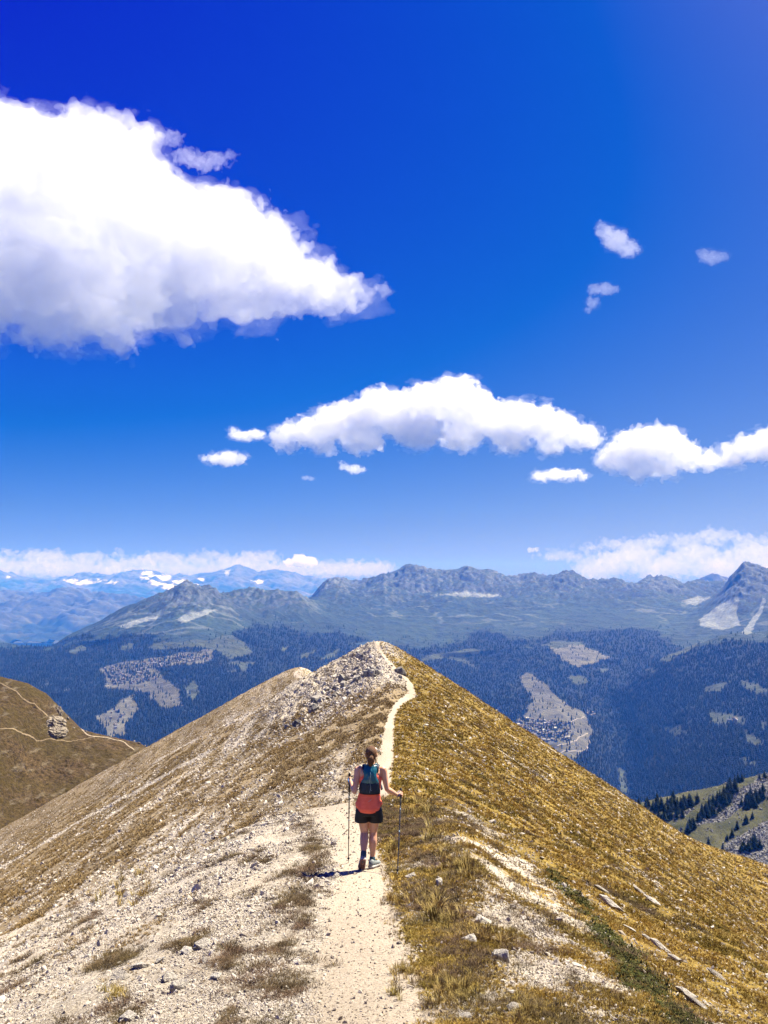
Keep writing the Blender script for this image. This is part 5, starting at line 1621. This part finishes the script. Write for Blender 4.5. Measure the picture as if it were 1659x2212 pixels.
# socks and shoes
def sock(a, b, r):
    bm = bmesh.new(); tube(bm, [a, b], [r, r * .98], 18, dense=4)
    return finish(bm, 'sock', M_sock, person)


sock(LA + Vector((-.004, -.03, -.045)), LA.lerp(LK, .14), .041)
sock(RA + Vector((0, -.01, -.05)), RA.lerp(RK, .10), .041)


def shoe(heel, toe, up):
    ax = (toe - heel); Ln = ax.length; ax.normalize(); up = (up - ax * up.dot(ax)).normalized(); sd_ = ax.cross(up).normalized()

    def ring(t, w, h0, h1, sq=2.6):
        out = []
        for k in range(24):
            a = 6.2832 * k / 24
            c, s = math.cos(a), math.sin(a)
            c = math.copysign(abs(c) ** (2 / sq), c); s = math.copysign(abs(s) ** (2 / sq), s)
            out.append(heel + ax * (t * Ln) + sd_ * (w * c) + up * ((h0 + h1) / 2 + (h1 - h0) / 2 * s))
        return out
    P_ = [(-.12, .020, .03), (-.06, .033, .075), (.05, .038, .088), (.22, .038, .085), (.38, .040, .070), (.6, .045, .058), (.82, .046, .050), (.98, .038, .040), (1.08, .022, .030), (1.12, .010, .024)]
    bm = bmesh.new(); add_loft(bm, [ring(t, w, -.002, h) for t, w, h in P_])
    up_o = finish(bm, 'shoe', M_shoe, person)
    bm = bmesh.new(); add_loft(bm, [ring(t, w * 1.10 + .002, -.022, .010, 4) for t, w, h in P_])
    finish(bm, 'midsole', M_mid, up_o)
    bm = bmesh.new(); add_loft(bm, [ring(t, w * 1.05, -.032, -.0215, 5) for t, w, h in P_])
    for t in np.linspace(0, 1.0, 9):
        for s in (-1, 0, 1):
            c = heel + ax * (t * Ln) + sd_ * (s * .026) - up * .034
            bmesh.ops.create_cube(bm, size=.013, matrix=Matrix.Translation(c) @ Matrix((sd_, ax, up)).transposed().to_4x4())
    finish(bm, 'outsole', M_sole, up_o)
    bm = bmesh.new()
    for q in range(4):
        t = .36 + .1 * q; h = .074 - .012 * q / 2
        tube(bm, [heel + ax * (t * Ln) + sd_ * w + up * (h + (.004 if abs(w) < .02 else -.010)) for w in (-.03, -.012, .012, .03)], [.003] * 4, 6)
    finish(bm, 'lace', M_black, up_o)
    return up_o


LHe = Vector((-.080, -.205, .195)); LT = Vector((-.108, -.085, .035 + gz(-.105, -.085)))
LT = LHe + (LT - LHe).normalized() * .215
shoe(LHe, LT, Vector((0, 1, .35)))
RHe = Vector((.020, -.055, .036 + gz(.02, -.05))); RT = Vector((.125, .135, .036 + gz(.125, .13)))
shoe(RHe, RT, Vector((0, 0, 1)))

# ------------------------------------------------------------------ running vest on her back
vest = empty('running_vest', (WX, WY, WZ))
vest.scale = (HS, HS, HS)
tag(vest, 'teal and navy running vest pack worn on the woman\'s back', 'backpack')


def back_y(x, z):
    rx = np.interp(z, [.95, 1.05, 1.13, 1.22, 1.30, 1.345, 1.38, 1.41], [.150, .146, .156, .17, .172, .155, .12, .10])
    ry = np.interp(z, [.95, 1.05, 1.13, 1.22, 1.30, 1.345, 1.38, 1.41], [.112, .107, .115, .121, .113, .095, .076, .066])
    return -ry * max(0.0, 1 - (abs(x - .012) / rx) ** 2.3) ** (1 / 2.3)


def panel(name, mat, z0, z1, wl, bulge, lift, parent, seed, nx_=26, nz_=26, edge=.008):
    """padded panel lying on the back, width wl(z) left and right"""
    bm = bmesh.new()
    rows_o, rows_i = [], []
    for j in range(nz_ + 1):
        z = z0 + (z1 - z0) * j / nz_
        a, b = wl(z)
        ro, ri = [], []
        for i in range(nx_ + 1):
            s = i / nx_; x = a + (b - a) * s
            sh = (4 * s * (1 - s)) ** .45 * (4 * (j / nz_) * (1 - j / nz_) + .02) ** .28
            wr = .007 * (perlin(np.array([x * 22 + seed]), np.array([z * 13]), 3)[0]) + .005 * (perlin(np.array([x * 40 + z * 30]), np.array([z * 24 - x * 18 + seed]), 5)[0])
            yb = back_y(x, z)
            ro.append(bm.verts.new((x, yb - lift - edge - bulge * sh - wr * sh, z)))
            ri.append(bm.verts.new((x, yb - lift, z)))
        rows_o.append(ro); rows_i.append(ri)
    for R in (rows_o, rows_i):
        for r0, r1 in zip(R[:-1], R[1:]):
            for i in range(nx_): bm.faces.new((r0[i], r0[i + 1], r1[i + 1], r1[i]))
    for i in range(nx_):
        bm.faces.new((rows_o[0][i], rows_o[0][i + 1], rows_i[0][i + 1], rows_i[0][i])); bm.faces.new((rows_o[-1][i], rows_o[-1][i + 1], rows_i[-1][i + 1], rows_i[-1][i]))
    for j in range(nz_):
        for e in (0, nx_): bm.faces.new((rows_o[j][e], rows_o[j + 1][e], rows_i[j + 1][e], rows_i[j][e]))
    return finish(bm, name, mat, parent)


ZW = [1.035, 1.06, 1.14, 1.20, 1.25, 1.30, 1.35, 1.395, 1.415]
WLs = [-.145, -.147, -.137, -.112, -.080, -.078, -.088, -.086, -.075]
WRs = [.150, .152, .142, .128, .104, .098, .112, .118, .105]
wfun = lambda z: (float(np.interp(z, ZW, WLs)), float(np.interp(z, ZW, WRs)))
main = panel('main_compartment', M_pack, 1.165, 1.412, wfun, .034, .006, vest, 1)
pocket = panel('lower_pocket', M_packd, 1.035, 1.19, wfun, .026, .012, vest, 4)
bm = bmesh.new()
tube(bm, [Vector((wfun(z)[0] * 0 + .012 + .006 * math.sin(z * 40), back_y(.012, z) - .058, z)) for z in np.linspace(1.06, 1.33, 14)], [.0018] * 14, 6)
finish(bm, 'zip', M_packl, vest)
bm = bmesh.new()
tube(bm, [Vector((.030 + .012 * math.cos(a), back_y(.03, 1.10) - .052, 1.10 + .012 * math.sin(a))) for a in np.linspace(1.9, 5.2, 9)], [.002] * 9, 6)
finish(bm, 'logo', M_packl, pocket)
bm = bmesh.new()
for s in np.linspace(0, 1, 15):
    pass
tube(bm, [Vector((x, back_y(x, 1.035) - .030, 1.030)) for x in np.linspace(-.143, .148, 17)], [.006] * 17, 8)
finish(bm, 'hem_binding', M_black, vest)
for sx_ in (-1, 1):
    bm = bmesh.new()
    cx_ = .017
    pts = [(cx_ + sx_ * .088, -.095, 1.33), (cx_ + sx_ * .092, -.075, 1.385), (cx_ + sx_ * .092, -.02, 1.405), (cx_ + sx_ * .095, .045, 1.385), (cx_ + sx_ * .098, .095, 1.32), (cx_ + sx_ * .100, .122, 1.22), (cx_ + sx_ * .118, .118, 1.12), (cx_ + sx_ * .148, .05, 1.08), (cx_ + sx_ * .156, -.03, 1.07)]
    tube(bm, pts, [.022, .026, .027, .028, .03, .03, .026, .018, .016], 12, .35, dense=3)
    finish(bm, 'shoulder_strap', M_packd, vest)
bm = bmesh.new()
tube(bm, [Vector((x, back_y(x, 1.412) - .012 - .010 * (1 - (x / .1) ** 2), 1.418 + .006 * math.cos(x * 60))) for x in np.linspace(-.07, .10, 15)], [.010] * 15, 8)
finish(bm, 'top_hem', M_pack, vest)


# ------------------------------------------------------------------ two walking poles
def pole(top, tip, label, wrist):
    e = empty('trekking_pole', (WX + tip.x * HS, WY + tip.y * HS, WZ + tip.z * HS))
    e.scale = (HS, HS, HS)
    tag(e, label, 'walking pole', 'walking poles')
    o0 = tip.copy()
    a = top - o0; b = Vector((0, 0, 0))
    at = lambda t: a.lerp(b, t)
    ax = (b - a).normalized()
    bm = bmesh.new()
    tube(bm, [at(0), at(.012), at(.035), at(.07), at(.11), at(.125)], [.015, .018, .0145, .0165, .0145, .011], 14, dense=3)
    tube(bm, [at(.125), at(.16), at(.20)], [.0115, .0125, .0115], 12)
    finish(bm, 'grip', M_black, e)
    bm = bmesh.new(); tube(bm, [at(.12), at(.42), at(.43), at(.70), at(.71), at(.955)], [.0088, .0088, .0078, .0078, .0068, .0062], 12)
    sh = finish(bm, 'shaft', M_shaft, e)
    bm = bmesh.new()
    for t in (.42, .70): tube(bm, [at(t - .008), at(t + .012)], [.0105, .0105], 12)
    finish(bm, 'clamp', M_black, sh)
    bm = bmesh.new()
    for t in (.24, .50): tube(bm, [at(t), at(t + .012)], [.0092, .0092], 12)
    finish(bm, 'band', M_packl, sh)
    bm = bmesh.new(); tube(bm, [at(.925), at(.932), at(.940)], [.012, .021, .010], 16)
    finish(bm, 'basket', M_black, e)
    bm = bmesh.new(); tube(bm, [at(.95), at(.985), at(1.0)], [.0055, .004, .002], 10)
    finish(bm, 'tip', M_metal, e)
    w = wrist - o0
    bm = bmesh.new()
    h = at(.03)
    side = ax.cross(Vector((0, 1, 0))).normalized()
    c = w
    d = (w - h).normalized(); n_ = d.cross(Vector((0, 0, 1))).normalized()
    loop = [h, h.lerp(c, .5) + n_ * .026, c + n_ * .034 + Vector((0, 0, .012)), c + d * .012 - Vector((0, 0, .030)), c - n_ * .034 + Vector((0, 0, .004)), h.lerp(c, .5) - n_ * .022 - Vector((0, 0, .01)), at(.045)]
    tube(bm, loop, [.007, .009, .009, .009, .009, .008, .006], 8, .4, dense=4)
    finish(bm, 'wrist_strap', M_strap, e)


pole(LTop, LTip, 'walking pole in the woman\'s left hand, planted on the path', LW.lerp(LH, .25))
pole(RTop, RTip, 'walking pole in the woman\'s right hand, planted in the herbs', RW.lerp(RH, .25))
